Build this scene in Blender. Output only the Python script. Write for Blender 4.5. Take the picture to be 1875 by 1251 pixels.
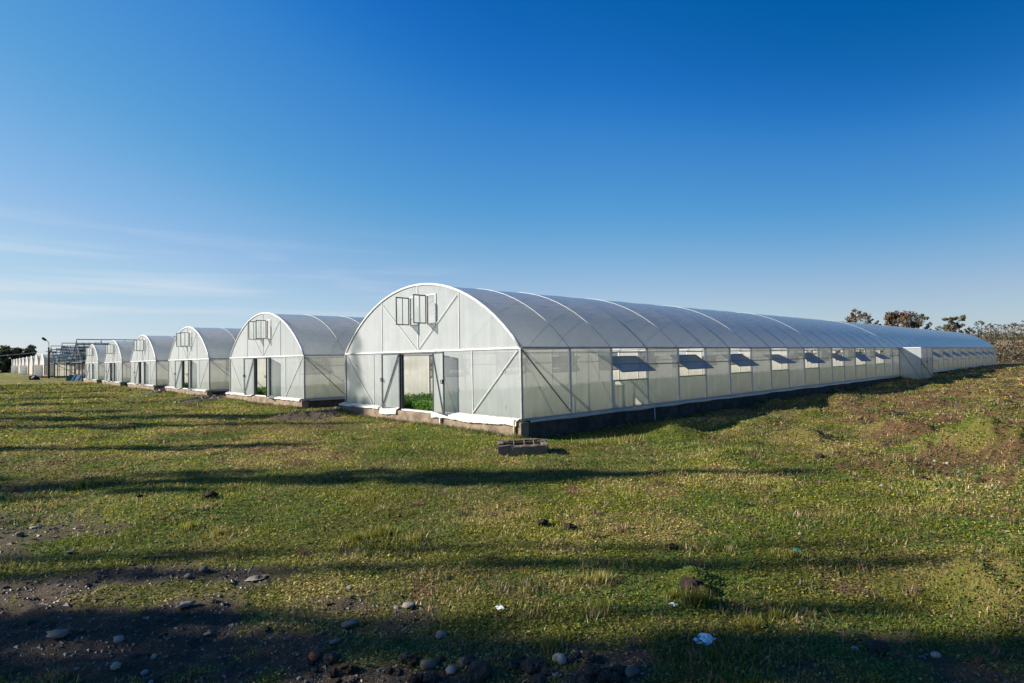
import bpy, math, random
import numpy as np
from mathutils import Matrix, Vector

for o in list(bpy.data.objects):
    bpy.data.objects.remove(o)
scn = bpy.context.scene
COL = scn.collection
random.seed(7)
rng = np.random.default_rng(11)

# ------------------------------------------------------------------ camera
F_PX, CXP, CYP = 1061.0, 937.5, 625.5          # photograph pixels
CAM_H = 2.2
def _n(v): return v / np.linalg.norm(v)
_a = _n(np.array([-60 - CXP, 673 - CYP, F_PX]))      # along the row of fronts
_b = _n(np.array([2068 - CXP, 637 - CYP, F_PX]))     # along the length of a house
_up = _n(np.cross(_a, _b)); _up = -_up if _up[1] > 0 else _up
_Y = np.array([0, 0, 1.0]); _Y = _n(_Y - (_Y @ _up) * _up)
_X = np.cross(_Y, _up); _X = -_X if _X[0] < 0 else _X
RW = np.array([_X, _Y, _up])
WA = RW @ _a; WB = RW @ _b
def gp(px, py, z=0.0):
    r = RW @ np.array([px - CXP, py - CYP, F_PX])
    k = (z - CAM_H) / r[2]
    return r[0] * k, r[1] * k
def at_depth(px, py, d):
    r = RW @ np.array([px - CXP, py - CYP, F_PX])
    k = d / r[1]
    return r[0] * k, d, CAM_H + r[2] * k

cam_d = bpy.data.cameras.new('camera')
cam = bpy.data.objects.new('camera', cam_d)
COL.objects.link(cam)
cam_d.sensor_width = 36.0
cam_d.lens = F_PX / 1875 * 36
cam_d.clip_end = 3000
cam_d.clip_start = 0.1
M = Matrix.Identity(4)
for i in range(3):
    M[i][0] = RW[i][0]; M[i][1] = -RW[i][1]; M[i][2] = -RW[i][2]
M[2][3] = CAM_H
cam.matrix_world = M
scn.camera = cam

# ------------------------------------------------------------------ light
SUN_AZ, SUN_EL = math.radians(-90), math.radians(25.5)
world = bpy.data.worlds.new('World'); scn.world = world
world.use_nodes = True
nt = world.node_tree; nt.nodes.clear()
def N(nt, typ, **kw):
    n = nt.nodes.new(typ)
    for k, v in kw.items():
        if k.startswith('i_'):
            n.inputs[k[2:].replace('_', ' ')].default_value = v
        else:
            setattr(n, k, v)
    return n
sky = N(nt, 'ShaderNodeTexSky', sky_type='NISHITA', sun_disc=False)
sky.sun_elevation = SUN_EL
sky.sun_rotation = SUN_AZ
sky.altitude = 100; sky.air_density = 1.0; sky.dust_density = 0.15; sky.ozone_density = 3.5
EXPO = 1.2
# clear polarised-looking sky: steeper from zenith to horizon and dimmer away from the sun
dim = N(nt, 'ShaderNodeMapRange', interpolation_type='SMOOTHSTEP')
dim.inputs['From Min'].default_value = 0.08; dim.inputs['From Max'].default_value = 0.78
dim.inputs['To Min'].default_value = 0.1; dim.inputs['To Max'].default_value = 0.065
sc1 = N(nt, 'ShaderNodeVectorMath', operation='SCALE')
crv = N(nt, 'ShaderNodeRGBCurve'); cm = crv.mapping; cm.use_clip = False; cm.extend = 'EXTRAPOLATED'
for ch, pts in enumerate([[(0, 0), (.073, .003), (.115, .057), (.143, .095), (.20, .215), (.292, .375), (.588, .60), (1, .85)],
                          [(0, 0), (.135, .117), (.20, .245), (.33, .43), (.415, .52), (.48, .59), (.72, .725), (1, .86)],
                          [(0, 0), (.25, .395), (.333, .59), (.40, .645), (.50, .70), (.60, .78), (.69, .81), (1, .86)]]):
    cu = cm.curves[ch]
    cu.points[0].location = pts[0]; cu.points[1].location = pts[-1]
    for p_ in pts[1:-1]: cu.points.new(*p_)
cm.update()
sc2 = N(nt, 'ShaderNodeVectorMath', operation='SCALE'); sc2.inputs['Scale'].default_value = 1.0 / (0.10 * 2 ** EXPO)
bg = N(nt, 'ShaderNodeBackground'); bg.inputs['Strength'].default_value = 0.10
wo = N(nt, 'ShaderNodeOutputWorld')
tc = N(nt, 'ShaderNodeTexCoord')
# thin streaks of cirrus low in the sky
mp = N(nt, 'ShaderNodeMapping')
mp.inputs['Rotation'].default_value = (math.radians(2), math.radians(3.0), math.radians(38))
mp.inputs['Scale'].default_value = (2.4, 1.2, 34.0)
mp.inputs['Location'].default_value = (0.35, 0.1, 0.62)
cn = N(nt, 'ShaderNodeTexNoise'); cn.inputs['Scale'].default_value = 1.0
cn.inputs['Detail'].default_value = 5; cn.inputs['Roughness'].default_value = 0.5; cn.inputs['Distortion'].default_value = 0.5
cr = N(nt, 'ShaderNodeMapRange'); cr.inputs['From Min'].default_value = 0.48; cr.inputs['From Max'].default_value = 0.75
sx = N(nt, 'ShaderNodeSeparateXYZ')
eb = N(nt, 'ShaderNodeMapRange', interpolation_type='SMOOTHSTEP')     # cirrus only low
eb.inputs['From Min'].default_value = 0.24; eb.inputs['From Max'].default_value = 0.10
cb = N(nt, 'ShaderNodeMapRange', interpolation_type='SMOOTHSTEP')     # and thicker to the left
cb.inputs['From Min'].default_value = 0.1; cb.inputs['From Max'].default_value = -0.6
m1 = N(nt, 'ShaderNodeMath', operation='MULTIPLY'); m2 = N(nt, 'ShaderNodeMath', operation='MULTIPLY')
m3 = N(nt, 'ShaderNodeMath', operation='MULTIPLY'); m3.inputs[1].default_value = 0.8
mx = N(nt, 'ShaderNodeMixRGB'); mx.inputs[2].default_value = (3.2, 3.45, 3.7, 1)
L = nt.links.new
L(tc.outputs['Generated'], mp.inputs[0]); L(mp.outputs[0], cn.inputs['Vector']); L(cn.outputs['Fac'], cr.inputs[0])
L(tc.outputs['Generated'], sx.inputs[0]); L(sx.outputs['Z'], eb.inputs[0]); L(sx.outputs['X'], cb.inputs[0])
L(cr.outputs[0], m1.inputs[0]); L(eb.outputs[0], m1.inputs[1]); L(m1.outputs[0], m2.inputs[0]); L(cb.outputs[0], m2.inputs[1])
L(m2.outputs[0], m3.inputs[0]); L(m3.outputs[0], mx.inputs[0])
L(sx.outputs['X'], dim.inputs[0]); L(sky.outputs[0], sc1.inputs[0]); L(dim.outputs[0], sc1.inputs['Scale']); L(sc1.outputs[0], crv.inputs['Color']); L(crv.outputs[0], sc2.inputs[0]); L(sc2.outputs[0], mx.inputs[1]); L(mx.outputs[0], bg.inputs[0]); L(bg.outputs[0], wo.inputs[0])

sun_d = bpy.data.lights.new('sun', 'SUN'); sun_d.energy = 4.6; sun_d.angle = math.radians(0.53)
sun_d.color = (1.0, 0.915, 0.79)
sun = bpy.data.objects.new('sun', sun_d); COL.objects.link(sun)
to_sun = Vector((math.sin(SUN_AZ) * math.cos(SUN_EL), math.cos(SUN_AZ) * math.cos(SUN_EL), math.sin(SUN_EL)))
sun.rotation_euler = to_sun.to_track_quat('Z', 'Y').to_euler()
sun.location = (-40, 0, 40)
vs = scn.view_settings
vs.view_transform = 'Standard'; vs.look = 'None'; vs.exposure = EXPO; vs.gamma = 1.0; vs.use_curve_mapping = False
scn.cycles.max_bounces = 10; scn.cycles.diffuse_bounces = 6; scn.cycles.transmission_bounces = 8
scn.cycles.transparent_max_bounces = 24; scn.cycles.caustics_reflective = False; scn.cycles.caustics_refractive = False

# ------------------------------------------------------------------ helpers
def tag(o, label=None, cat=None, group=None, kind=None):
    if label: o['label'] = label
    if cat: o['category'] = cat
    if group: o['group'] = group
    if kind: o['kind'] = kind
    return o
def empty(name, loc=(0, 0, 0), rz=0.0):
    o = bpy.data.objects.new(name, None); COL.objects.link(o)
    o.location = loc; o.rotation_euler = (0, 0, rz); o.empty_display_size = 0.3
    return o
def link(name, me, parent=None, loc=(0, 0, 0), rot=(0, 0, 0), scale=(1, 1, 1)):
    o = bpy.data.objects.new(name, me); COL.objects.link(o)
    o.parent = parent; o.location = loc; o.rotation_euler = rot; o.scale = scale
    return o
class MB:
    def __init__(s): s.v = []; s.f = []
    def add(s, vs, fs):
        k = len(s.v); s.v += [tuple(p) for p in vs]; s.f += [tuple(i + k for i in f) for f in fs]; return s
    def box(s, a, b):
        x0, y0, z0 = a; x1, y1, z1 = b
        return s.add([(x0,y0,z0),(x1,y0,z0),(x1,y1,z0),(x0,y1,z0),(x0,y0,z1),(x1,y0,z1),(x1,y1,z1),(x0,y1,z1)],
                     [(3,2,1,0),(4,5,6,7),(0,1,5,4),(1,2,6,5),(2,3,7,6),(3,0,4,7)])
    def bar(s, p, q, w, d, ref=(0, 0, 1)):
        p = Vector(p); q = Vector(q); t = (q - p).normalized(); r = Vector(ref)
        if abs(t.dot(r)) > 0.98: r = Vector((1, 0, 0))
        u = t.cross(r).normalized() * w / 2; n = u.cross(t).normalized() * d / 2
        vv = []
        for c in (p, q):
            vv += [c - u - n, c + u - n, c + u + n, c - u + n]
        return s.add(vv, [(3,2,1,0),(4,5,6,7),(0,1,5,4),(1,2,6,5),(2,3,7,6),(3,0,4,7)])
    def tube(s, pts, r, n=6, caps=True):
        pts = [Vector(p) for p in pts]; m = len(pts)
        rr = r if hasattr(r, '__len__') else [r] * m
        vv = []; prev = None
        for i, p in enumerate(pts):
            t = (pts[min(i + 1, m - 1)] - pts[max(i - 1, 0)]).normalized()
            if prev is None:
                ref = Vector((0, 0, 1)) if abs(t.z) < 0.9 else Vector((1, 0, 0))
                u = t.cross(ref).normalized()
            else:
                u = (prev - t * prev.dot(t)).normalized()
            prev = u; w = t.cross(u)
            for k in range(n):
                a = 2 * math.pi * k / n
                vv.append(p + (u * math.cos(a) + w * math.sin(a)) * rr[i])
        ff = [(i*n+k, i*n+(k+1) % n, (i+1)*n+(k+1) % n, (i+1)*n+k) for i in range(m - 1) for k in range(n)]
        if caps: ff += [tuple(range(n))[::-1], tuple(range((m-1)*n, m*n))]
        return s.add(vv, ff)
    def mesh(s, name, mat, smooth=False):
        me = bpy.data.meshes.new(name); me.from_pydata(s.v, [], s.f); me.materials.append(mat)
        if smooth: me.shade_smooth()
        me.update(); return me
def np_mesh(name, V, nper, mat, col=None, smooth=False):
    """V (n,nper,3): n separate polygons; col (n,3) or (n,nper,3)."""
    V = np.asarray(V, np.float32); n = V.shape[0]
    me = bpy.data.meshes.new(name)
    me.vertices.add(n * nper); me.vertices.foreach_set('co', V.reshape(-1))
    me.loops.add(n * nper); me.loops.foreach_set('vertex_index', np.arange(n * nper, dtype=np.int32))
    me.polygons.add(n); me.polygons.foreach_set('loop_start', (np.arange(n) * nper).astype(np.int32))
    if col is not None:
        c = np.asarray(col, np.float32)
        if c.ndim == 2: c = np.repeat(c[:, None, :], nper, 1)
        c4 = np.ones((n * nper, 4), np.float32); c4[:, :3] = c.reshape(-1, 3)
        at = me.color_attributes.new('Col', 'FLOAT_COLOR', 'POINT'); at.data.foreach_set('color', c4.reshape(-1))
    me.materials.append(mat); me.update(calc_edges=True)
    if smooth: me.shade_smooth()
    return me

# value noise in the plane
def _h(ix, iy, s):
    n = (ix.astype(np.int64) * 374761393 + iy.astype(np.int64) * 668265263 + s * 974711) & 0xffffffff
    n = ((n ^ (n >> 13)) * 1274126177) & 0xffffffff
    return ((n ^ (n >> 16)) & 0xffff) / 65535.0
def vnoise(x, y, s=0):
    x = np.asarray(x, float); y = np.asarray(y, float)
    ix = np.floor(x); iy = np.floor(y); fx = x - ix; fy = y - iy
    fx = fx*fx*(3-2*fx); fy = fy*fy*(3-2*fy)
    a = _h(ix, iy, s); b = _h(ix+1, iy, s); c = _h(ix, iy+1, s); d = _h(ix+1, iy+1, s)
    return (a*(1-fx)+b*fx)*(1-fy) + (c*(1-fx)+d*fx)*fy
def fbm(x, y, sc, oct=4, s=0):
    x = np.asarray(x, float) / sc; y = np.asarray(y, float) / sc; r = 0; amp = 0.5; tot = 0
    for i in range(oct):
        r = r + amp * vnoise(x + 17.3*i, y - 9.1*i, s + i); tot += amp; amp *= 0.5; x = x*2.03; y = y*2.03
    return r / tot
def sstep(a, b, x):
    t = np.clip((x - a) / (b - a), 0, 1); return t*t*(3-2*t)

# ------------------------------------------------------------------ materials
def mat_new(name):
    m = bpy.data.materials.new(name); m.use_nodes = True; m.node_tree.nodes.clear()
    out = m.node_tree.nodes.new('ShaderNodeOutputMaterial'); return m, m.node_tree, out
def mix(nt, fac, a, b):
    n = nt.nodes.new('ShaderNodeMixRGB')
    for i, v in ((0, fac), (1, a), (2, b)):
        if hasattr(v, 'default_value') or hasattr(v, 'is_linked'): nt.links.new(v, n.inputs[i])
        elif i == 0: n.inputs[0].default_value = v
        else: n.inputs[i].default_value = (*v, 1)
    return n.outputs[0]
def noise(nt, vec, scale, detail=4, rough=0.55, lo=0.35, hi=0.65, stretch=None):
    if stretch is not None:
        mpn = nt.nodes.new('ShaderNodeMapping'); mpn.inputs['Scale'].default_value = stretch
        nt.links.new(vec, mpn.inputs[0]); vec = mpn.outputs[0]
    n = nt.nodes.new('ShaderNodeTexNoise'); n.inputs['Scale'].default_value = scale
    n.inputs['Detail'].default_value = detail; n.inputs['Roughness'].default_value = rough
    nt.links.new(vec, n.inputs['Vector'])
    r = nt.nodes.new('ShaderNodeMapRange'); r.inputs[1].default_value = lo; r.inputs[2].default_value = hi
    nt.links.new(n.outputs['Fac'], r.inputs[0]); return r.outputs[0]
def bump(nt, h, strength, dist):
    b = nt.nodes.new('ShaderNodeBump'); b.inputs['Strength'].default_value = strength; b.inputs['Distance'].default_value = dist
    nt.links.new(h, b.inputs['Height']); return b.outputs[0]
def solid(name, c1, c2, scale=4.0, rough=0.8, bmp=0.3, metal=0.0, coord='Object', stretch=None, spec=0.3, bdist=0.01, lo=0.35, hi=0.65):
    m, nt, out = mat_new(name)
    tcn = nt.nodes.new('ShaderNodeTexCoord'); v = tcn.outputs[coord]
    f1 = noise(nt, v, scale, 6, 0.65, lo, hi, stretch)
    c = mix(nt, f1, c1, c2)
    p = nt.nodes.new('ShaderNodeBsdfPrincipled')
    nt.links.new(c, p.inputs['Base Color']); p.inputs['Roughness'].default_value = rough
    p.inputs['Metallic'].default_value = metal; p.inputs['Specular IOR Level'].default_value = spec
    f2 = noise(nt, v, scale * 6, 4, 0.6, 0, 1)
    nt.links.new(bump(nt, f2, bmp, bdist), p.inputs['Normal'])
    nt.links.new(p.outputs[0], out.inputs[0]); return m
def film(name, clean, dirt, dirt_amt, clear, trans, rough, ribs=0.0, gloss=1.0, rib_scale=4.2, low_dirt=None):
    m, nt, out = mat_new(name); L = nt.links.new
    tcn = nt.nodes.new('ShaderNodeTexCoord'); v = tcn.outputs['Object']
    f = noise(nt, v, 1.0, 5, 0.6, 0.35, 0.75, (3.0, 3.0, 0.35))
    fm = nt.nodes.new('ShaderNodeMath'); fm.operation = 'MULTIPLY'; fm.inputs[1].default_value = dirt_amt; L(f, fm.inputs[0])
    c = mix(nt, fm.outputs[0], clean, dirt)
    f3 = noise(nt, v, 1.6, 3, 0.5, 0.4, 0.75)
    fm3 = nt.nodes.new('ShaderNodeMath'); fm3.operation = 'MULTIPLY'; fm3.inputs[1].default_value = dirt_amt * 0.8; L(f3, fm3.inputs[0])
    c = mix(nt, fm3.outputs[0], c, dirt)
    if low_dirt:      # splash and algae stains that rise from the bottom edge
        sp = nt.nodes.new('ShaderNodeSeparateXYZ'); L(v, sp.inputs[0])
        nn = noise(nt, v, 2.2, 4, 0.6, 0.2, 0.8, (2.0, 2.0, 0.5))
        ad = nt.nodes.new('ShaderNodeMath'); ad.operation = 'MULTIPLY_ADD'; ad.inputs[1].default_value = 1.0
        L(sp.outputs['Z'], ad.inputs[0]); L(nn, ad.inputs[2])
        mr = nt.nodes.new('ShaderNodeMapRange'); mr.inputs[1].default_value = 1.5; mr.inputs[2].default_value = 0.2
        mr.inputs[3].default_value = 0.0; mr.inputs[4].default_value = low_dirt; L(ad.outputs[0], mr.inputs[0])
        c = mix(nt, mr.outputs[0], c, (0.36, 0.44, 0.30))
    # every sheet has weathered a little differently
    oi = nt.nodes.new('ShaderNodeObjectInfo'); mrr = nt.nodes.new('ShaderNodeMapRange'); mrr.inputs[3].default_value = 0.0; mrr.inputs[4].default_value = 0.30
    L(oi.outputs['Random'], mrr.inputs[0]); c = mix(nt, mrr.outputs[0], c, dirt)
    # runs of dust washed down the sheet
    st_ = noise(nt, v, 1.0, 6, 0.7, 0.52, 0.72, (9.0, 9.0, 0.22)); sm_ = nt.nodes.new('ShaderNodeMath'); sm_.operation = 'MULTIPLY'; sm_.inputs[1].default_value = 0.55 * dirt_amt
    L(st_, sm_.inputs[0]); c = mix(nt, sm_.outputs[0], c, tuple(q * .72 for q in dirt))
    norm = None
    if ribs:
        sp2 = nt.nodes.new('ShaderNodeSeparateXYZ'); L(v, sp2.inputs[0])
        ad2 = nt.nodes.new('ShaderNodeMath'); ad2.operation = 'ADD'; L(sp2.outputs['X'], ad2.inputs[0]); L(sp2.outputs['Y'], ad2.inputs[1])
        cb2 = nt.nodes.new('ShaderNodeCombineXYZ'); L(ad2.outputs[0], cb2.inputs[0])
        w = nt.nodes.new('ShaderNodeTexWave'); w.wave_type = 'BANDS'; w.bands_direction = 'X'
        w.inputs['Scale'].default_value = rib_scale; w.inputs['Distortion'].default_value = 0.0
        L(cb2.outputs[0], w.inputs['Vector'])
        pw = nt.nodes.new('ShaderNodeMath'); pw.operation = 'POWER'; pw.inputs[1].default_value = 6; L(w.outputs['Fac'], pw.inputs[0])
        pm = nt.nodes.new('ShaderNodeMath'); pm.operation = 'MULTIPLY'; pm.inputs[1].default_value = 0.55 * ribs; L(pw.outputs[0], pm.inputs[0])
        c = mix(nt, pm.outputs[0], c, dirt)
        norm = bump(nt, w.outputs['Fac'], 0.5 * ribs, 0.006)
    else:
        f2 = noise(nt, v, 1.3, 4, 0.6, 0, 1, (1.0, 3.0, 1.6))
        norm = bump(nt, f2, 0.5, 0.04)
    d = nt.nodes.new('ShaderNodeBsdfDiffuse'); t = nt.nodes.new('ShaderNodeBsdfTranslucent')
    L(c, d.inputs[0]); L(c, t.inputs[0]); L(norm, d.inputs['Normal']); L(norm, t.inputs['Normal'])
    ms = nt.nodes.new('ShaderNodeMixShader'); ms.inputs[0].default_value = trans; L(d.outputs[0], ms.inputs[1]); L(t.outputs[0], ms.inputs[2])
    tr = nt.nodes.new('ShaderNodeBsdfTransparent'); tr.inputs[0].default_value = (0.95, 0.97, 0.96, 1)
    ms2 = nt.nodes.new('ShaderNodeMixShader'); ms2.inputs[0].default_value = clear; L(ms.outputs[0], ms2.inputs[1]); L(tr.outputs[0], ms2.inputs[2])
    g = nt.nodes.new('ShaderNodeBsdfGlossy'); g.inputs['Roughness'].default_value = rough; L(norm, g.inputs['Normal'])
    lw = nt.nodes.new('ShaderNodeLayerWeight'); lw.inputs[0].default_value = 0.5        # same from both sides, unlike Fresnel
    p5 = nt.nodes.new('ShaderNodeMath'); p5.operation = 'POWER'; p5.inputs[1].default_value = 4.5; L(lw.outputs['Facing'], p5.inputs[0])
    fg = nt.nodes.new('ShaderNodeMath'); fg.operation = 'MULTIPLY_ADD'; fg.inputs[1].default_value = 0.85 * gloss; fg.inputs[2].default_value = 0.04 * gloss; L(p5.outputs[0], fg.inputs[0])
    ms3 = nt.nodes.new('ShaderNodeMixShader'); L(fg.outputs[0], ms3.inputs[0]); L(ms2.outputs[0], ms3.inputs[1]); L(g.outputs[0], ms3.inputs[2])
    L(ms3.outputs[0], out.inputs[0]); return m
def leafmat(name, trans=0.35, rough=0.6, gloss=0.06):
    m, nt, out = mat_new(name); L = nt.links.new
    a = nt.nodes.new('ShaderNodeAttribute'); a.attribute_name = 'Col'
    d = nt.nodes.new('ShaderNodeBsdfDiffuse'); t = nt.nodes.new('ShaderNodeBsdfTranslucent'); g = nt.nodes.new('ShaderNodeBsdfGlossy')
    g.inputs['Roughness'].default_value = rough
    L(a.outputs['Color'], d.inputs[0]); L(a.outputs['Color'], t.inputs[0])
    ms = nt.nodes.new('ShaderNodeMixShader'); ms.inputs[0].default_value = trans; L(d.outputs[0], ms.inputs[1]); L(t.outputs[0], ms.inputs[2])
    m2 = nt.nodes.new('ShaderNodeMixShader'); m2.inputs[0].default_value = gloss; L(ms.outputs[0], m2.inputs[1]); L(g.outputs[0], m2.inputs[2])
    L(m2.outputs[0], out.inputs[0]); return m

MT = {}
MT['wall'] = film('wall_sheet', (0.79, 0.79, 0.745), (0.50, 0.49, 0.41), 0.55, 0.24, 0.56, 0.22, ribs=1.0, gloss=0.8, low_dirt=0.55)
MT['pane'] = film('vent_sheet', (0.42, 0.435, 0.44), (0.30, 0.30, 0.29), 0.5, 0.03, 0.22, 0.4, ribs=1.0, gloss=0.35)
MT['gable'] = film('gable_sheet', (0.65, 0.695, 0.725), (0.48, 0.52, 0.53), 0.65, 0.20, 0.50, 0.20, ribs=0.4, gloss=0.8, low_dirt=0.4)
MT['roof'] = film('roof_film', (0.77, 0.77, 0.745), (0.60, 0.60, 0.56), 0.45, 0.15, 0.56, 0.22, ribs=0.0, gloss=1.0)
MT['skirt'] = film('loose_film', (0.90, 0.91, 0.92), (0.7, 0.7, 0.68), 0.25, 0.04, 0.3, 0.16, ribs=0.0, gloss=1.0)
MT['aged'] = film('aged_film', (0.82, 0.79, 0.70), (0.60, 0.54, 0.42), 0.6, 0.05, 0.35, 0.3, ribs=0.4, gloss=0.7)
MT['white'] = solid('white_strip', (0.72, 0.72, 0.71), (0.52, 0.52, 0.51), 5, 0.5, 0.1)
MT['galv'] = solid('galvanised_steel', (0.34, 0.36, 0.38), (0.24, 0.25, 0.26), 9, 0.45, 0.1, metal=0.5)
MT['pale_steel'] = solid('pale_steel', (0.54, 0.56, 0.57), (0.42, 0.43, 0.43), 7, 0.5, 0.1, metal=0.1)
MT['dark_steel'] = solid('blue_grey_steel', (0.085, 0.105, 0.12), (0.05, 0.055, 0.06), 8, 0.5, 0.1, metal=0.3)
MT['rust'] = solid('rusty_steel', (0.16, 0.10, 0.07), (0.07, 0.05, 0.045), 6, 0.85, 0.3)
MT['teal_steel'] = solid('weathered_teal_steel', (0.10, 0.15, 0.155), (0.045, 0.06, 0.065), 2, 0.7, 0.2)
MT['concrete'] = solid('rough_concrete', (0.28, 0.215, 0.155), (0.13, 0.10, 0.073), 3.2, 0.95, 0.8, bdist=0.03)
MT['shade_concrete'] = solid('shade_painted_concrete', (0.085, 0.07, 0.058), (0.03, 0.026, 0.023), 2.4, 0.9, 0.8, bdist=0.03)  # concrete darkened so the colour carries the shade on the right-hand foundations
MT['pit'] = solid('old_concrete', (0.20, 0.16, 0.12), (0.10, 0.08, 0.062), 5, 0.95, 0.8, bdist=0.02)
MT['soil'] = solid('bed_soil', (0.075, 0.05, 0.033), (0.045, 0.03, 0.02), 5, 0.95, 0.6)
MT['clod'] = solid('dark_clod', (0.06, 0.038, 0.025), (0.03, 0.02, 0.014), 14, 0.95, 0.9, bdist=0.02)
MT['stone_pale'] = solid('pale_stone', (0.36, 0.33, 0.29), (0.22, 0.20, 0.175), 9, 0.85, 0.5, bdist=0.006)
MT['stone_grey'] = solid('grey_stone', (0.19, 0.165, 0.135), (0.10, 0.085, 0.07), 9, 0.9, 0.6, bdist=0.008)
MT['stone_flat'] = solid('flat_stone', (0.24, 0.215, 0.185), (0.13, 0.115, 0.10), 9, 0.9, 0.5, bdist=0.006)
MT['stone_dark'] = solid('dark_rock', (0.07, 0.06, 0.052), (0.035, 0.03, 0.027), 9, 0.92, 0.8, bdist=0.01)
MT['brick'] = solid('brick_chip', (0.36, 0.12, 0.06), (0.22, 0.08, 0.045), 12, 0.9, 0.5)
MT['bark'] = solid('bark', (0.11, 0.085, 0.065), (0.055, 0.042, 0.033), 3, 0.95, 0.8, stretch=(3, 3, 0.6), bdist=0.03)
MT['paper'] = solid('white_plastic', (0.80, 0.80, 0.82), (0.62, 0.62, 0.63), 8, 0.5, 0.3)
MT['wood'] = solid('weathered_wood', (0.26, 0.18, 0.11), (0.14, 0.095, 0.06), 4, 0.85, 0.4, stretch=(1, 6, 6))
MT['teal'] = solid('teal_plastic', (0.02, 0.20, 0.17), (0.02, 0.13, 0.115), 4, 0.5, 0.1)
MT['sheet_white'] = solid('white_board', (0.72, 0.76, 0.78), (0.6, 0.64, 0.66), 4, 0.85, 0.1)
MT['black'] = solid('black_plastic', (0.012, 0.012, 0.013), (0.025, 0.024, 0.024), 4, 0.5, 0.6, bdist=0.05)
MT['glass_pane'] = solid('dusty_glass', (0.50, 0.48, 0.44), (0.34, 0.33, 0.30), 2.5, 0.85, 0.1)
MT['pipe'] = solid('grey_conduit', (0.5, 0.5, 0.48), (0.4, 0.4, 0.38), 6, 0.5, 0.1)
MT['leaf'] = leafmat('leaves', 0.35)
MT['grass'] = leafmat('grass_blades', 0.40, 0.5, 0.05)

# ------------------------------------------------------------------ house frame
HB = CAM_H - 1.8                                   # height of the wall base
HC = np.array([0.25, 16.79])                       # right front corner of the first house
HROT = math.atan2(WB[1], WB[0])
HW, HE, HR, BAY = 10.66, 2.10, 4.46, 2.13
HSP = 14.82
def hs_st(x, y):
    dx = np.asarray(x) - HC[0]; dy = np.asarray(y) - HC[1]
    return dx*WB[0] + dy*WB[1], dx*WA[0] + dy*WA[1]
def st_xy(s, t): return HC[0] + s*WB[0] + t*WA[0], HC[1] + s*WB[1] + t*WA[1]
HOUSE_T = [i * HSP for i in range(6)]

# ------------------------------------------------------------------ ground
GRAVEL = []        # x, y, radius, weight
LUMP0 = []
def gblob(px, py, r, w=1.0, z=0.05):
    x, y = gp(px, py, z); GRAVEL.append((x, y, r, w))
for a in [(60,1100,1.0),(200,1080,.9),(330,1062,.7),(420,1060,.6),(60,1180,1.2),(200,1190,1.2),(340,1180,1.0),(450,1175,.9),(560,1160,.55),(640,1160,.5),
          (730,1120,.42,.8),(500,1240,1.0),(640,1235,.6),(760,1225,.45),(880,1235,.5),(1000,1238,.45),(1110,1235,.42),(60,970,.9,.8),(150,985,.6,.7),(20,950,.7,.8),(1650,1225,.5,.8),
          (1780,1220,.7,.9),(1850,1235,.6,.9),(1500,1235,.4,.7),(0,1010,.5,.8),(690,1175,.35,.7),(460,1058,.3)]:
    gblob(*a)
for a in [(560,768,1.3),(600,762,1.2),(640,752,1.3),(520,770,.7,.8),(375,736,1.1),(400,728,1.3),(350,740,.8,.8),(285,722,1.4),(310,716,1.2),(230,712,1.2),(190,705,1.4)]:
    gblob(a[0], a[1], a[2], 1.5, -0.05); LUMP0.append(GRAVEL[-1])
def gravel_mask(x, y):
    return np.clip(_gravel(x, y) - .75 * sstep(.50, .66, fbm(x, y, .55, 4, 811)), 0, 1)
def _gravel(x, y):
    r = np.zeros_like(np.asarray(x, float))
    wx = x + (fbm(x, y, 0.7, 4, 41) - .5) * 1.2; wy = y + (fbm(x, y, 0.7, 4, 57) - .5) * 1.2
    for gx, gy, gr, w in GRAVEL:
        d = np.hypot(wx - gx, wy - gy)
        r = np.maximum(r, w * sstep(gr * 1.45, gr * 0.45, d))
    return r
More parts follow.
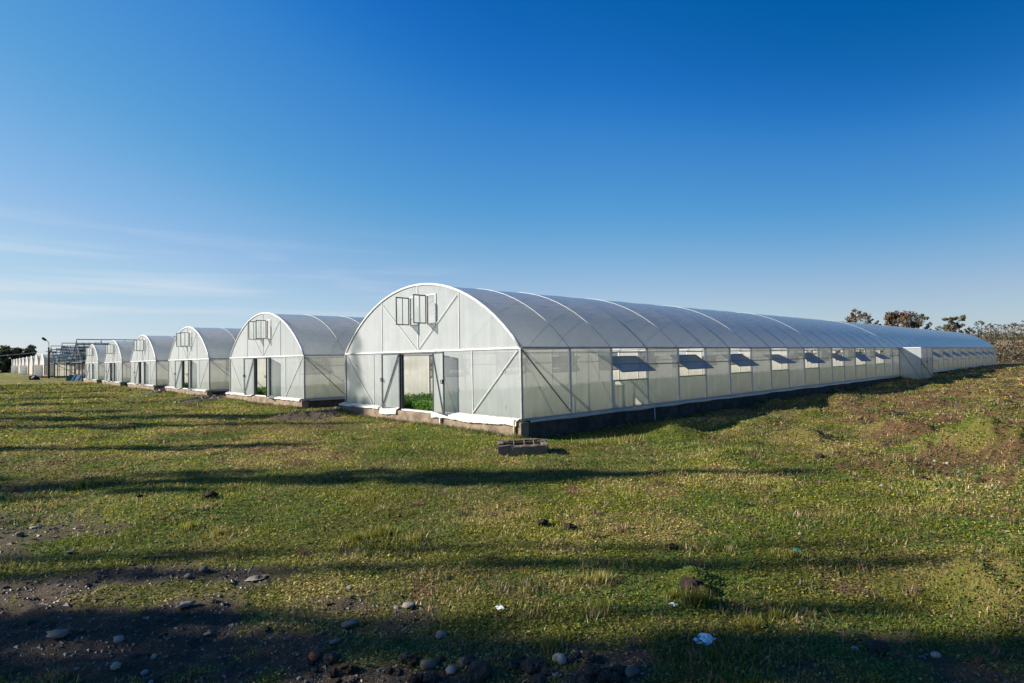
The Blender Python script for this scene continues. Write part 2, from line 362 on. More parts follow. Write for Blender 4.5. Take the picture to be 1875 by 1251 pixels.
# brown worn lumps: x, y, radius, height
LUMPS = []
for px, py, r, h in [(1730,825,.9,.26),(1660,795,1.3,.22),(1790,790,1.2,.25),(1850,830,1.2,.42),(1600,770,1.5,.2),(1480,800,.8,.16),(1230,790,.9,.2),(1330,830,.5,.10),
                     (1700,745,2.2,.25),(1560,740,1.6,.2),(1800,730,3.0,.3),(1460,765,1.2,.16),(1380,775,.8,.12),(1870,880,.7,.2),(1560,830,.6,.12),(1840,760,1.6,.3),
                     (1800,1100,.6,.16),(1870,1090,.6,.18),(1270,1062,.22,.08),(690,880,.4,.05),(1650,850,.5,.12)]:
    x, y = gp(px, py, .05); LUMPS.append((x, y, r, h))
LUMPS += [(g_[0], g_[1], g_[2], .10) for g_ in LUMP0]
def gh(x, y):
    x = np.asarray(x, float); y = np.asarray(y, float)
    s, t = hs_st(x, y); r = np.hypot(x, y)
    h = 0.10 * np.exp(-(r / 5.0)**2)
    h = h - 0.17 * np.exp(-((t + 0.6) / 2.4)**2) * sstep(-1.5, 1.0, s) * (1 - sstep(26, 46, s))
    h = h + 0.22 * sstep(36, 70, s) * sstep(-45, -4, t) 
    h = h + 0.06 * sstep(2, 14, x) * sstep(4, 12, y)
    rough = 0.10 + 0.30 * sstep(3, 11, x) * sstep(6, 12, y) * (1 - sstep(60, 90, r))
    h = h + (fbm(x, y, 1.7, 4, 3) - .5) * rough * 1.3 + (fbm(x, y, .38, 3, 9) - .5) * 0.045
    for lx, ly, lr, lh in LUMPS:
        d = np.hypot(x - lx, (y - ly)) / lr
        h = h + 1.35 * lh * np.exp(-d**2 * 1.6) * (0.6 + 0.8 * fbm(x, y, .3, 2, 21))
    g = gravel_mask(x, y)
    h = h + g * (fbm(x, y, .16, 3, 31) - .45) * 0.07
    # rubble bank along the near edge
    # far hillside on the right
    az = np.arctan2(x, y)
    h = h + 3.0 * sstep(math.radians(31), math.radians(40), az) * sstep(112, 150, r) * (1 - 0.4 * sstep(300, 600, r)) * (0.8 + .4 * fbm(x, y, 16, 2, 77))
    inside = np.zeros_like(h)
    tt = np.mod(t + 0.1, HSP)
    inside = sstep(-.35, 0.1, s) * (1 - sstep(86.6, 87.3, s)) * ((tt > 0.1) & (tt < HW + .1)) * (t > 0) * (t < HSP * 5 + HW + .1)
    h = h * (1 - inside) - 0.35 * inside
    h = h * (1 - sstep(600, 900, r)) 
    return h
def dry_map(x, y):
    """returns green, dry, brown weights"""
    big = fbm(x, y, 2.6, 4, 101); mid = fbm(x, y, .6, 4, 133); sm = fbm(x, y, .2, 2, 151)
    right = sstep(2.0, 13, x) * sstep(6.5, 13, y)
    brown = sstep(.585, .68, .55 * fbm(x, y, .8, 4, 177) + .2 * big + .25 * sm + .20 * right - .02)
    near = 1 - sstep(5, 10, np.hypot(x, y))
    dry = sstep(.42, .60, .45 * mid + .45 * big + .1 * sm + .085 * right + .05 * near)
    return dry, brown

# polar sheet, dense in front of the camera
az = np.concatenate([np.linspace(-math.pi, -math.radians(56), 60)[:-1], np.linspace(-math.radians(56), math.radians(56), 560), np.linspace(math.radians(56), math.pi, 60)[1:-1]])
rad = np.concatenate([[0.0, .6, 1.2], np.geomspace(1.8, 40, 330), np.geomspace(40, 1400, 90)[1:]])
AZ, RD = np.meshgrid(az, rad)
GX = RD * np.sin(AZ); GY = RD * np.cos(AZ); GZ = gh(GX, GY)
nr, na = GX.shape
idx = np.arange(nr * na).reshape(nr, na)
q = np.stack([idx[:-1, :], np.roll(idx, -1, 1)[:-1, :], np.roll(idx, -1, 1)[1:, :], idx[1:, :]], -1).reshape(-1, 4)
me = bpy.data.meshes.new('ground')
me.vertices.add(nr * na); me.vertices.foreach_set('co', np.stack([GX, GY, GZ], -1).astype(np.float32).reshape(-1))
me.loops.add(q.size); me.loops.foreach_set('vertex_index', q[:, ::-1].astype(np.int32).reshape(-1))
me.polygons.add(len(q)); me.polygons.foreach_set('loop_start', (np.arange(len(q)) * 4).astype(np.int32))
me.update(calc_edges=True); me.shade_smooth()
dry, brown = dry_map(GX, GY); grv = gravel_mask(GX, GY)
cc = np.ones((nr * na, 4), np.float32); cc[:, 0] = dry.ravel(); cc[:, 1] = brown.ravel(); cc[:, 2] = grv.ravel()
at = me.color_attributes.new('Mask', 'FLOAT_COLOR', 'POINT'); at.data.foreach_set('color', cc.reshape(-1))
m, nt, out = mat_new('ground'); L = nt.links.new
tcn = nt.nodes.new('ShaderNodeTexCoord'); v = tcn.outputs['Object']
an = nt.nodes.new('ShaderNodeAttribute'); an.attribute_name = 'Mask'
sp = nt.nodes.new('ShaderNodeSeparateColor'); L(an.outputs['Color'], sp.inputs[0])
nf = noise(nt, v, 9, 6, 0.7, .35, .65); nf2 = noise(nt, v, 38, 4, 0.7, .35, .65); nf3 = noise(nt, v, 2.2, 5, .6, .35, .65)
green = mix(nt, nf, (0.075, 0.10, 0.014), (0.125, 0.145, 0.024))
dryc = mix(nt, nf2, (0.23, 0.195, 0.055), (0.15, 0.13, 0.038))
brc = mix(nt, nf, (0.21, 0.125, 0.062), (0.10, 0.062, 0.036))
grc = mix(nt, nf2, (0.12, 0.092, 0.066), (0.062, 0.047, 0.034))
c = mix(nt, sp.outputs[0], green, dryc); c = mix(nt, sp.outputs[1], c, brc); c = mix(nt, sp.outputs[2], c, grc)
p = nt.nodes.new('ShaderNodeBsdfPrincipled'); L(c, p.inputs['Base Color']); p.inputs['Roughness'].default_value = 0.95
p.inputs['Specular IOR Level'].default_value = 0.15
L(bump(nt, nf2, 0.9, 0.03), p.inputs['Normal']); L(p.outputs[0], out.inputs[0])
me.materials.append(m)
ground = link('ground', me); tag(ground, 'grassy field with worn soil and gravel patches', 'ground', kind='structure')

# ------------------------------------------------------------------ grass
def frustum_points(n, r0, r1, half=50):
    a = np.radians(rng.uniform(-half, half, n)); r = np.exp(rng.uniform(math.log(r0), math.log(r1), n))
    x = r * np.sin(a); y = r * np.cos(a)
    s, t = hs_st(x, y); tt = np.mod(t, HSP)
    inh = (s > -0.12) & (s < 88) & (t > -0.12) & (t < HSP * 5 + HW + .2) & ((tt < HW + .15) | (tt > HSP - .15))
    inr = (t > 86) & (s > 0) & (s < 90)
    k = ~(inh | inr); return x[k], y[k], r[k]
def blades(x, y, r, hgt, wid, col, lean=0.6, z=None):
    n = len(x); z = gh(x, y) if z is None else z
    a = rng.uniform(0, 2*math.pi, n); b = rng.uniform(0, 2*math.pi, n)
    l = rng.uniform(0.15, 1.0, n) * lean
    dx = np.cos(a) * wid / 2; dy = np.sin(a) * wid / 2
    V = np.zeros((n, 3, 3), np.float32)
    V[:, 0] = np.stack([x - dx, y - dy, z - .004], -1); V[:, 1] = np.stack([x + dx, y + dy, z - .004], -1)
    V[:, 2] = np.stack([x + np.cos(b) * l * hgt, y + np.sin(b) * l * hgt, z + hgt * np.sqrt(np.maximum(.05, 1 - l**2))], -1)
    return V
def grass_cols(x, y, r):
    n = len(x); dry, brown = dry_map(x, y); u = rng.uniform(0, 1, n)
    g1 = np.array([0.115, 0.15, 0.010]); g2 = np.array([0.285, 0.255, 0.024]); d1 = np.array([0.38, 0.30, 0.11]); b1 = np.array([0.27, 0.165, 0.07])
    f = rng.uniform(0, 1, n)[:, None]
    c = g1 * (1 - f) + g2 * f
    isd = (u < dry * 0.62 + 0.07); isb = rng.uniform(0, 1, n) < brown * 0.6
    c[isd] = d1 * rng.uniform(.55, 1.2, (isd.sum(), 1)); c[isb] = b1 * rng.uniform(.5, 1.3, (isb.sum(), 1))
    return c * rng.uniform(.75, 1.2, (n, 1)) * (.80 + .62 * sstep(.34, .66, fbm(x, y, 1.9, 4, 501)))[:, None]
x, y, r = frustum_points(620000, 2.2, 95)
g = gravel_mask(x, y); dryp, brp = dry_map(x, y)
cover = 0.4 + 0.6 * sstep(.36, .56, fbm(x, y, .35, 3, 201))
k = rng.uniform(0, 1, len(x)) < (1 - np.clip(g * 1.08, 0, 1)) * (1 - .85 * brp) * cover
x, y, r = x[k], y[k], r[k]
patch = fbm(x, y, .8, 3, 222)
hgt = (0.012 + 0.026 * sstep(.35, .7, patch) * rng.uniform(.4, 1.6, len(x))) * (1 + r / 22.0)
wid = 0.0042 * (1 + r / 3.2) * rng.uniform(.6, 1.3, len(x))
V1 = blades(x, y, r, hgt, wid * .85, None, 0.97); C1 = grass_cols(x, y, r)
# tufts of longer grass
tufts = []
for px, py, h, sp_, nb in [(1265,1112,.16,.10,260),(1290,1105,.13,.09,200),(1100,1065,.13,.12,260),(1060,1070,.10,.10,200),(1230,1100,.10,.1,160),(700,975,.14,.22,420),(650,985,.10,.2,300),
                           (760,985,.12,.22,320),(400,970,.09,.25,300),(350,960,.1,.2,260),(1010,1185,.09,.09,240),(1395,885,.12,.15,200),(1450,1010,.08,.2,240),(1560,940,.08,.3,320),
                           (1640,935,.08,.35,360),(1720,930,.09,.3,320),(1230,770,.16,.4,300),(1150,800,.22,.5,420),(1080,808,.16,.4,260),(1320,770,.16,.4,260),(1700,690,.35,.8,260),(1660,700,.4,.9,260),(1620,708,.3,.8,220),
                           (150,885,.16,.15,260),(1350,830,.16,.2,200),(1840,1010,.08,.2,200),(1100,1120,.08,.15,150),(1420,1130,.10,.15,160),(1380,1150,.1,.12,150)]:
    gx, gy = gp(px, py, .06)
    n = nb; rr = np.abs(rng.normal(0, sp_ * .6, n)); aa = rng.uniform(0, 6.28, n)
    tx = gx + rr*np.cos(aa); ty = gy + rr*np.sin(aa) ; d = np.hypot(gx, gy)
    tufts.append((blades(tx, ty, np.full(n, d), h * rng.uniform(.5, 1.15, n), np.full(n, .006 * (1 + d / 9)), None, .8), grass_cols(tx, ty, np.full(n, d)) * 1.1))
# low clumps of mixed weeds, thickest on the rough bank
CL = []
cx, cy, cr = frustum_points(3600, 3.0, 60)
kk = rng.uniform(0, 1, len(cx)) < .22 + .78 * sstep(1, 9, cx) * sstep(6, 11, cy)
kk &= gravel_mask(cx, cy) < .4
for gx, gy, d in zip(cx[kk], cy[kk], cr[kk]):
    n = 46; sp_ = random.uniform(.05, .16) * (1 + d / 22); rr = np.abs(rng.normal(0, sp_, n)); aa = rng.uniform(0, 6.28, n)
    tx = gx + rr*np.cos(aa); ty = gy + rr*np.sin(aa)
    base_c = np.array(random.choice([(.07, .13, .012), (.10, .17, .02), (.055, .075, .018), (.40, .30, .12), (.33, .26, .10), (.17, .10, .06), (.24, .14, .085), (.09, .06, .035)]))
    CL.append((tx, ty, random.uniform(.03, .085) * rng.uniform(.5, 1.2, n) * (1 + d / 30), np.full(n, .006 * (1 + d / 6)), base_c * rng.uniform(.6, 1.3, (n, 1))))
# weeds growing along the foot of the foundations
for i in range(900):
    if i % 3 == 0: s_, t_ = random.uniform(0, 60)**1.0, -.24 - abs(random.gauss(0, .12))
    else: s_, t_ = -.28 - abs(random.gauss(0, .12)), random.choice([0, 0, 0, 1, 1, 2]) * HSP + random.uniform(-.3, HW + .3)
    gx, gy = st_xy(s_, t_); d = math.hypot(gx, gy); n = 26; rr = np.abs(rng.normal(0, .07, n)); aa = rng.uniform(0, 6.28, n); tx = gx + rr*np.cos(aa); ty = gy + rr*np.sin(aa)
    base_c = np.array(random.choice([(.09, .15, .015), (.13, .17, .025), (.36, .28, .12), (.20, .13, .07), (.11, .10, .04)]))
    CL.append((tx, ty, random.uniform(.05, .17) * rng.uniform(.5, 1.2, n), np.full(n, .006 * (1 + d / 7)), base_c * rng.uniform(.6, 1.3, (n, 1))))
CA = [np.concatenate([c_[i] for c_ in CL]) for i in range(5)]
tufts.append((blades(CA[0], CA[1], None, CA[2], CA[3], None, .9), CA[4]))
V1 = np.concatenate([V1] + [t[0] for t in tufts]); C1 = np.concatenate([C1] + [t[1] for t in tufts])
go = link('grass', np_mesh('grass', V1, 3, MT['grass'], C1))
tag(go, 'short green and straw coloured grass covering the field', 'grass', kind='stuff')
# clover, moss and dead leaf litter lying nearly flat, the grain of the turf
x, y, r = frustum_points(640000, 2.3, 90)
u_ = rng.uniform(0, 1, len(x)); k = u_ > gravel_mask(x, y) * 1.1; x, y, r = x[k], y[k], r[k]
n = len(x); z = gh(x, y) + rng.uniform(.003, .02, n) * (1 + r / 20)
sz = .0044 * (1 + r / 4.0) * rng.uniform(.5, 1.5, n); a = rng.uniform(0, 6.28, n)
u = np.stack([np.cos(a), np.sin(a), rng.uniform(-.6, .6, n)], -1) * sz[:, None]; w = np.stack([-np.sin(a), np.cos(a), rng.uniform(-.6, .6, n)], -1) * sz[:, None]
P = np.stack([x, y, z], -1)
V2 = np.stack([P - u, P - w * .7, P + u, P + w * .7], 1)
C2 = grass_cols(x, y, r) * rng.uniform(.45, 1.35, (n, 1))
cl = (fbm(x, y, 1.4, 3, 301) > .54) & (rng.uniform(0, 1, n) < .65); f = rng.uniform(0, 1, (n, 1))
C2[cl] = (np.array([.05, .12, .012]) * (1 - f) + np.array([.13, .21, .026]) * f)[cl]
co = link('clover', np_mesh('clover', V2, 4, MT['grass'], C2)); tag(co, 'low clover, moss and dead leaf litter between the grass', 'clover', kind='stuff')

# ------------------------------------------------------------------ stones
def stone_mesh(name, mat, seed, flat=0.6, rough=.35, sub=1):
    import bmesh
    bm = bmesh.new(); bmesh.ops.create_icosphere(bm, subdivisions=sub, radius=1.0)
    rd = random.Random(seed)
    for v_ in bm.verts:
        c_ = v_.co
        k_ = 1 + (rd.uniform(-rough, rough) if sub < 3 else rough * 2 * (float(fbm(c_.x * 1.7 + c_.z * 1.1 + seed, c_.y * 1.7 - c_.z * 1.3, .9, 3, seed)) - .5) + rd.uniform(-.12, .12))
        v_.co *= k_; v_.co.z *= flat
    me = bpy.data.meshes.new(name); bm.to_mesh(me); bm.free(); me.materials.append(mat)
    if sub == 2: me.shade_smooth()
    return me
# uncountable small gravel
gx_, gy_, gr_ = frustum_points(190000, 2.3, 60)
k = rng.uniform(0, 1, len(gx_)) < gravel_mask(gx_, gy_) * .8 + .004; gx_, gy_, gr_ = gx_[k], gy_[k], gr_[k]
n = len(gx_); base = np.array([[1,0,0],[-.5,.87,0],[-.5,-.87,0],[0,0,1.0],[0,0,-1]])
fc = np.array([[0,1,3],[1,2,3],[2,0,3]])
sz = np.abs(rng.normal(0, .0065, n)) * (1 + (gr_ / 6.5)**1.6) + .0025; an_ = rng.uniform(0, 6.28, n)
B = base[None] * (sz[:, None, None] * rng.uniform(.5, 1.3, (n, 5, 1))); B[:, :, 2] *= .45
Bx = B[:, :, 0] * np.cos(an_)[:, None] - B[:, :, 1] * np.sin(an_)[:, None]; By = B[:, :, 0] * np.sin(an_)[:, None] + B[:, :, 1] * np.cos(an_)[:, None]
gz_ = gh(gx_, gy_)
VV = np.stack([Bx + gx_[:, None], By + gy_[:, None], B[:, :, 2] + gz_[:, None]], -1)[:, fc].reshape(-1, 3, 3)
tone = rng.uniform(0, 1, n)[:, None]**2.2; cg = np.array([.065, .048, .034]) * (1 - tone) + np.array([.27, .225, .18]) * tone
red = rng.uniform(0, 1, n) < .04; cg[red] = np.array([.30, .10, .05])
gv = link('gravel', np_mesh('gravel', VV, 3, MT['grass'], np.repeat(cg, 3, 0))); tag(gv, 'loose grey gravel and crushed rubble on bare ground', 'gravel', kind='stuff')

SM = {}
for kind, mat, flat, rgh in [('pale', 'stone_pale', .62, .16), ('grey', 'stone_grey', .6, .26), ('dark', 'stone_dark', .6, .5), ('flat', 'stone_flat', .25, .32), ('clod', 'clod', .55, .6), ('brick', 'brick', .6, .3)]:
    SM[kind] = [stone_mesh('stone_' + kind, MT[mat], 100 + i * 7 + len(kind), flat, rgh, 3 if kind in ('clod', 'dark') else 2) for i in range(4)]
def put_stone(px, py, wpx, kind, label, group=None, name='stone', cat='stone', flat=1.0, sink=.25):
    x, y = gp(px, py, .06); z = float(gh(x, y)); x, y = gp(px, py, z + .01); z = float(gh(x, y))
    r = wpx / 2 * y / F_PX
    o = link(name, random.choice(SM[kind]), None, (x, y, z + r * .5 * flat * (1 - sink)), (random.uniform(-.15, .15), random.uniform(-.15, .15), random.uniform(0, 6.28)), (r, r * random.uniform(.7, .95), r * flat))
    return tag(o, label, cat, group)
put_stone(1025, 1210, 30, 'pale', 'largest rounded white stone on the shaded rubble edge')
put_stone(1157, 1232, 28, 'grey', 'smooth grey boulder beside the white stone in the rubble')
put_stone(825, 1230, 22, 'pale', 'egg-shaped pale pebble between two dark rocks')
put_stone(784, 1221, 30, 'grey', 'long grey stone next to the egg-shaped pebble')
put_stone(850, 1215, 24, 'grey', 'rough grey stone behind the egg-shaped pebble')
put_stone(975, 1226, 42, 'dark', 'large dark rock beside the white rounded stone')
put_stone(880, 1235, 46, 'dark', 'broad dark lump of rock in the rubble edge')
put_stone(1020, 1236, 18, 'flat', 'flat pale chip in front of the white rounded stone')
put_stone(1750, 1047, 18, 'pale', 'lone round beige stone on the grass by the brown mound')
put_stone(1608, 1188, 34, 'dark', 'dark brown rock lying in the shaded grass')
put_stone(1714, 1200, 18, 'pale', 'pale stone in the shaded grass beyond the dark brown rock')
put_stone(1465, 977, 8, 'pale', 'tiny white stone on the sunny grass')
put_stone(105, 1163, 36, 'flat', 'long flat white slab lying on the dark gravel', flat=.8)
put_stone(217, 1174, 18, 'pale', 'round pale stone next to the long flat slab')
put_stone(282, 1201, 13, 'pale', 'small pale pebble in the darkest gravel')
put_stone(212, 1222, 20, 'pale', 'white pebble on the dark gravel near the frame edge')
put_stone(266, 1229, 15, 'pale', 'pale grey pebble beside the white pebble on gravel')
put_stone(37, 1243, 14, 'grey', 'grey pebble alone on the shaded track')
put_stone(340, 1109, 34, 'flat', 'broad flat stone at the edge of sun and gravel', flat=.7)
put_stone(380, 1161, 16, 'flat', 'flat pinkish stone in the shaded gravel', flat=.8)
put_stone(345, 1059, 14, 'grey', 'blue grey stone on the sunny track edge')
put_stone(373, 1046, 18, 'grey', 'rounded olive stone above the track')
put_stone(130, 1013, 16, 'flat', 'small white slab in the sunny grass by the track')
put_stone(640, 1076, 15, 'flat', 'white stone lying alone in half shaded grass')
put_stone(613, 1176, 22, 'flat', 'white chip of rubble in the shaded grass')
put_stone(640, 1145, 30, 'flat', 'grey flat rubble piece in the gravel spit', flat=.8)
put_stone(747, 1109, 24, 'flat', 'flat tan stone on the sunlit dry grass', flat=.8)
put_stone(727, 1113, 14, 'flat', 'smaller tan stone beside the flat tan stone')
put_stone(808, 1164, 26, 'flat', 'flat grey stone in the shaded rubble', flat=.8)
put_stone(470, 1057, 36, 'flat', 'wide pale slab sunk at the end of the track', flat=.3, sink=.8)
put_stone(65, 965, 18, 'flat', 'white slab on the worn sunny patch')
put_stone(36, 982, 14, 'grey', 'grey stone on the worn sunny patch')
put_stone(1301, 1241, 16, 'brick', 'broken red brick lump in the shade', name='brick_fragment', cat='brick')
put_stone(1322, 1247, 16, 'brick', 'second broken red brick piece touching the first lump', name='brick_fragment', cat='brick')
put_stone(1221, 1243, 9, 'brick', 'small orange brick chip near the grey boulder', name='brick_fragment', cat='brick')
put_stone(575, 1209, 22, 'brick', 'brown sandstone lump in the gravel', name='stone')
put_stone(1565, 1188, 14, 'pale', 'white stone beside the dark brown rock')
put_stone(1735, 850, 9, 'pale', 'white stone on the brown mound slope')
put_stone(1711, 829, 7, 'pale', 'small white stone on top of the brown mound')
for px, py, w, lab in [(993,961,26,'dark soil clod with a white chip beside it'),(1046,968,26,'dark soil clod next to the pair of clods on grass'),(385,910,30,'dark molehill on the sunny grass'),
                       (1228,1003,24,'reddish dark clod in the grass'),(1268,1064,52,'large root clod with straw in the grass'),(255,911,16,'small dark clod near the long tree shadow'),(62,932,12,'tiny dark clod on the bright grass'),
                       (1500,838,20,'brown clod on the bank near the greenhouse'),(1690,876,18,'dark clod on the reddish soil'),(1795,877,18,'black clod at the foot of the hollow')]:
    put_stone(px, py, w * .85, 'clod', lab, None, 'soil_clod', 'clod', 1.0, .25)
ncl = 0
while ncl < 95:
    px = random.uniform(-20, 1200); py = random.uniform(1050, 1262)
    x, y = gp(px, py, .06)
    if gravel_mask(np.array([x]), np.array([y]))[0] > .6:
        kd = random.choice(['grey', 'grey', 'dark', 'dark', 'dark', 'flat', 'pale'])
        lab = {'grey': 'small grey stone in the shaded gravel', 'dark': 'small dark stone in the shaded gravel', 'flat': 'small flat pale chip in the shaded gravel', 'pale': 'small round pale stone in the shaded gravel'}[kd]
        put_stone(px, py, random.uniform(4, 13) * (1.2 if kd == 'dark' else .8), kd, lab, 'loose stones in the gravel', sink=.7); ncl += 1
nrow = 0
while nrow < 46:       # heap of lumps along the rubble edge
    px = random.uniform(560, 1170); py = random.uniform(1205, 1258)
    put_stone(px, py, random.uniform(8, 30), random.choice(['dark', 'dark', 'dark', 'clod']), 'dark rubble lump along the shaded rubble edge', 'rubble lumps'); nrow += 1
for i in range(60):
    px = random.uniform(1250, 1870); py = random.uniform(700, 960)
    put_stone(px, py, random.uniform(3, 7), random.choice(['pale', 'flat']), 'small pale stone scattered over the brown bank', 'pale stones on the bank')
# scraps
def crumple(name, px, py, wpx, label, mat='paper', seed=1, cat='litter'):
    x, y = gp(px, py, .06); z = float(gh(x, y)); x, y = gp(px, py, z); z = float(gh(x, y)); r = wpx / 2 * y / F_PX; rd = random.Random(seed)
    mb = MB(); nn = 7; vv = []; ff = []
    for j in range(nn):
        for i in range(nn):
            u_, w_ = i/(nn-1)*2-1, j/(nn-1)*2-1
            vv.append((u_*r*(1+rd.uniform(-.15,.15)), w_*r*.8*(1+rd.uniform(-.2,.2)), .012 + r*.28*rd.uniform(0, 1)))
    for j in range(nn-1):
        for i in range(nn-1): ff.append((j*nn+i, j*nn+i+1, (j+1)*nn+i+1, (j+1)*nn+i))
    mb.add(vv, ff); me = mb.mesh(name, MT[mat], False); o = link(name, me, None, (x, y, z), (0, 0, rd.uniform(0, 3)))
    md = o.modifiers.new('thick', 'SOLIDIFY'); md.thickness = .004
    return tag(o, label, cat)
crumple('plastic_scrap', 1288, 1176, 36, 'crumpled white plastic scrap in the shaded grass', seed=3)
crumple('plastic_scrap', 1233, 1110, 12, 'small white scrap beside the tall grass tuft', seed=5)
crumple('plastic_scrap', 915, 1115, 16, 'pale blue scrap at the edge of the shade', seed=6)
crumple('plastic_scrap', 1460, 1008, 16, 'small teal scrap in the grass', 'teal', 8)
x0, y0 = gp(266, 1014, .05); x1, y1 = gp(330, 1010, .05)
mb = MB(); mb.tube([(x0, y0, float(gh(x0, y0)) + .012), ((x0+x1)/2, (y0+y1)/2 + .03, float(gh((x0+x1)/2, (y0+y1)/2)) + .02), (x1, y1, float(gh(x1, y1)) + .03)], [.012, .014, .007], 6)
tag(link('stick', mb.mesh('stick', MT['wood'])), 'thin brown stick lying in the sunny grass', 'stick')

# ------------------------------------------------------------------ greenhouses
RAD = ((HW/2)**2 + (HR-HE)**2) / (2*(HR-HE)); ZC = HR - RAD
def arc_z(t): return ZC + math.sqrt(max(0, RAD**2 - (t - HW/2)**2))
ARC = []
_th = math.asin(HW/2/RAD)
for i in range(25):
    a_ = -_th + 2*_th*i/24; ARC.append((HW/2 + RAD*math.sin(a_), ZC + RAD*math.cos(a_)))
ME = {}
def sheet_x(x0, x1, z0, z1, y, mat, name, nx=4, nz=3, wob=.004):       # wall panel in the plane y
    mb = MB(); rd = random.Random(int(x0*10+z0*7)); vv = []; ff = []
    for j in range(nz+1):
        for i in range(nx+1):
            e = 0 if i in (0, nx) or j in (0, nz) else rd.uniform(-wob, wob)
            vv.append((x0+(x1-x0)*i/nx, y+e, z0+(z1-z0)*j/nz))
    for j in range(nz):
        for i in range(nx): ff.append((j*(nx+1)+i, j*(nx+1)+i+1, (j+1)*(nx+1)+i+1, (j+1)*(nx+1)+i))
    return mb.add(vv, ff).mesh(name, MT[mat], True)
def sheet_gable(t0, t1, z0, z1, x, mat, name, holes=()):                # z1 None = up to the arch
    br = {round(t0, 3), round(t1, 3)}
    for h in holes:
        for e in h[:2]:
            if t0 < e < t1: br.add(round(e, 3))
    br = sorted(br); cols = []
    for a_, b_ in zip(br[:-1], br[1:]):
        k = max(1, int((b_-a_)/.3)); cols += [(a_+(b_-a_)*i/k, a_+(b_-a_)*(i+1)/k) for i in range(k)]
    mb = MB()
    for a_, b_ in cols:
        m_ = (a_+b_)/2; za = arc_z(a_) if z1 is None else z1; zb = arc_z(b_) if z1 is None else z1
        spans = [(z0, z0, za, zb)]
        for h in holes:
            if h[0] < m_ < h[1]: spans = [(z0, z0, h[2], h[2]), (h[3], h[3], za, zb)]
        for p0, p1, q0, q1 in spans:
            mb.add([(x, a_, p0), (x, b_, p1), (x, b_, q1), (x, a_, q0)], [(0, 1, 2, 3)])
    return mb.mesh(name, MT[mat], False)
IN = .03    # sheets sit this far inside the outer face
WIN_Z0, WIN_ZP = .98, 1.54
# bay meshes (x from 0 to BAY), right side plane y=0; mirrored to y=HW with scale -1
ME['panel_full'] = sheet_x(.025, BAY-.025, .05, HE-.03, 0, 'wall', 'side_panel')
ME['panel_low'] = sheet_x(.025, BAY-.025, .05, 1.49, 0, 'wall', 'side_panel')
ME['panel_top'] = sheet_x(.025, BAY-.025, 1.53, HE-.03, 0, 'wall', 'side_panel', 4, 2)
ME['panel_sill'] = sheet_x(.025, BAY-.025, .05, WIN_Z0-.02, 0, 'wall', 'side_panel', 4, 2)
ME['post'] = MB().box((-.028, -.045, -.02), (.028, .03, HE)).mesh('post', MT['pale_steel'])
ME['rail'] = MB().box((.028, -.02, 1.49), (BAY-.028, .02, 1.53)).mesh('rail', MT['galv'])
ME['sill'] = MB().box((.028, -.04, WIN_Z0-.025), (BAY-.028, .02, WIN_Z0+.015)).mesh('sill', MT['galv'])
ME['side_brace'] = MB().bar((.03, -.05, HE-.08), (BAY-.05, -.05, .1), .045, .03).mesh('brace', MT['galv'])
fw_, fl = BAY-.10, .49
mb = MB(); e_ = .03
mb.box((-fw_/2, -fl, -.015), (fw_/2, -fl+e_, .015)); mb.box((-fw_/2, fl-e_, -.015), (fw_/2, fl, .015))
mb.box((-fw_/2, -fl+e_, -.014), (-fw_/2+e_, fl-e_, .014)); mb.box((fw_/2-e_, -fl+e_, -.014), (fw_/2, fl-e_, .014)); mb.box((-fw_/2+e_, -.012, -.013), (fw_/2-e_, .012, .013))
ME['vent_frame'] = mb.mesh('vent_window', MT['galv'])
mb = MB()
for i in range(10):
    x0 = -fw_/2+.01+(fw_-.02)*i/10; mb.add([(x0, -fl+.01, .004), (x0+(fw_-.02)/10, -fl+.01, .004), (x0+(fw_-.02)/10, fl-.01, .004), (x0, fl-.01, .004)], [(0, 1, 2, 3)])
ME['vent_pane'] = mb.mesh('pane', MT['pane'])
# roof bay with a slight sag between the arches
def roof_bay():
    mb = MB(); nx = 6; vv = []; ff = []
    for i in range(nx+1):
        sag = math.sin(math.pi*i/nx)
        for t, z in ARC:
            rr = 1 - .018*sag/RAD*1.0; vv.append((.004+(BAY-.008)*i/nx, HW/2+(t-HW/2)*rr, ZC+(z-ZC)*rr))
    m_ = len(ARC)
    for i in range(nx):
        for j in range(m_-1): ff.append((i*m_+j, (i+1)*m_+j, (i+1)*m_+j+1, i*m_+j+1))
    return mb.add(vv, ff).mesh('roof_panel', MT['roof'], True)
ME['roof'] = roof_bay()
def arch_mesh(r, off, mat, n=6):
    return MB().tube([(0, HW/2+(t-HW/2)*(RAD+off)/RAD, ZC+(z-ZC)*(RAD+off)/RAD) for t, z in ARC], r, n).mesh('arch', MT[mat], True)
ME['arch_pale'] = arch_mesh(.010, .002, 'pale_steel'); ME['arch_dark'] = arch_mesh(.018, -.012, 'galv'); ME['arch_front'] = arch_mesh(.045, .01, 'white', 8)
HOLES = [(4.14, 4.66, 3.07, 4.03), (5.20, 5.73, 3.07, 4.03)]
DOOR = (4.26, 6.30)
ME['g_low'] = [sheet_gable(a_, b_, .03, HE-.02, 0, 'gable', 'gable_panel') for a_, b_ in ((.03, 2.22), (2.22, DOOR[0]), (DOOR[1], 8.34), (8.34, HW-.03))]
ME['g_up'] = [sheet_gable(a_, b_, HE+.02, None, 0, 'gable', 'gable_panel', HOLES) for a_, b_ in ((.0, 2.87), (2.87, 5.24), (5.24, 7.68), (7.68, HW))]
ME['g_back'] = [sheet_gable(0, HW, .03, HE-.02, 0, 'gable', 'gable_panel'), sheet_gable(0, HW, HE+.02, None, 0, 'gable', 'gable_panel')]
gb = {}
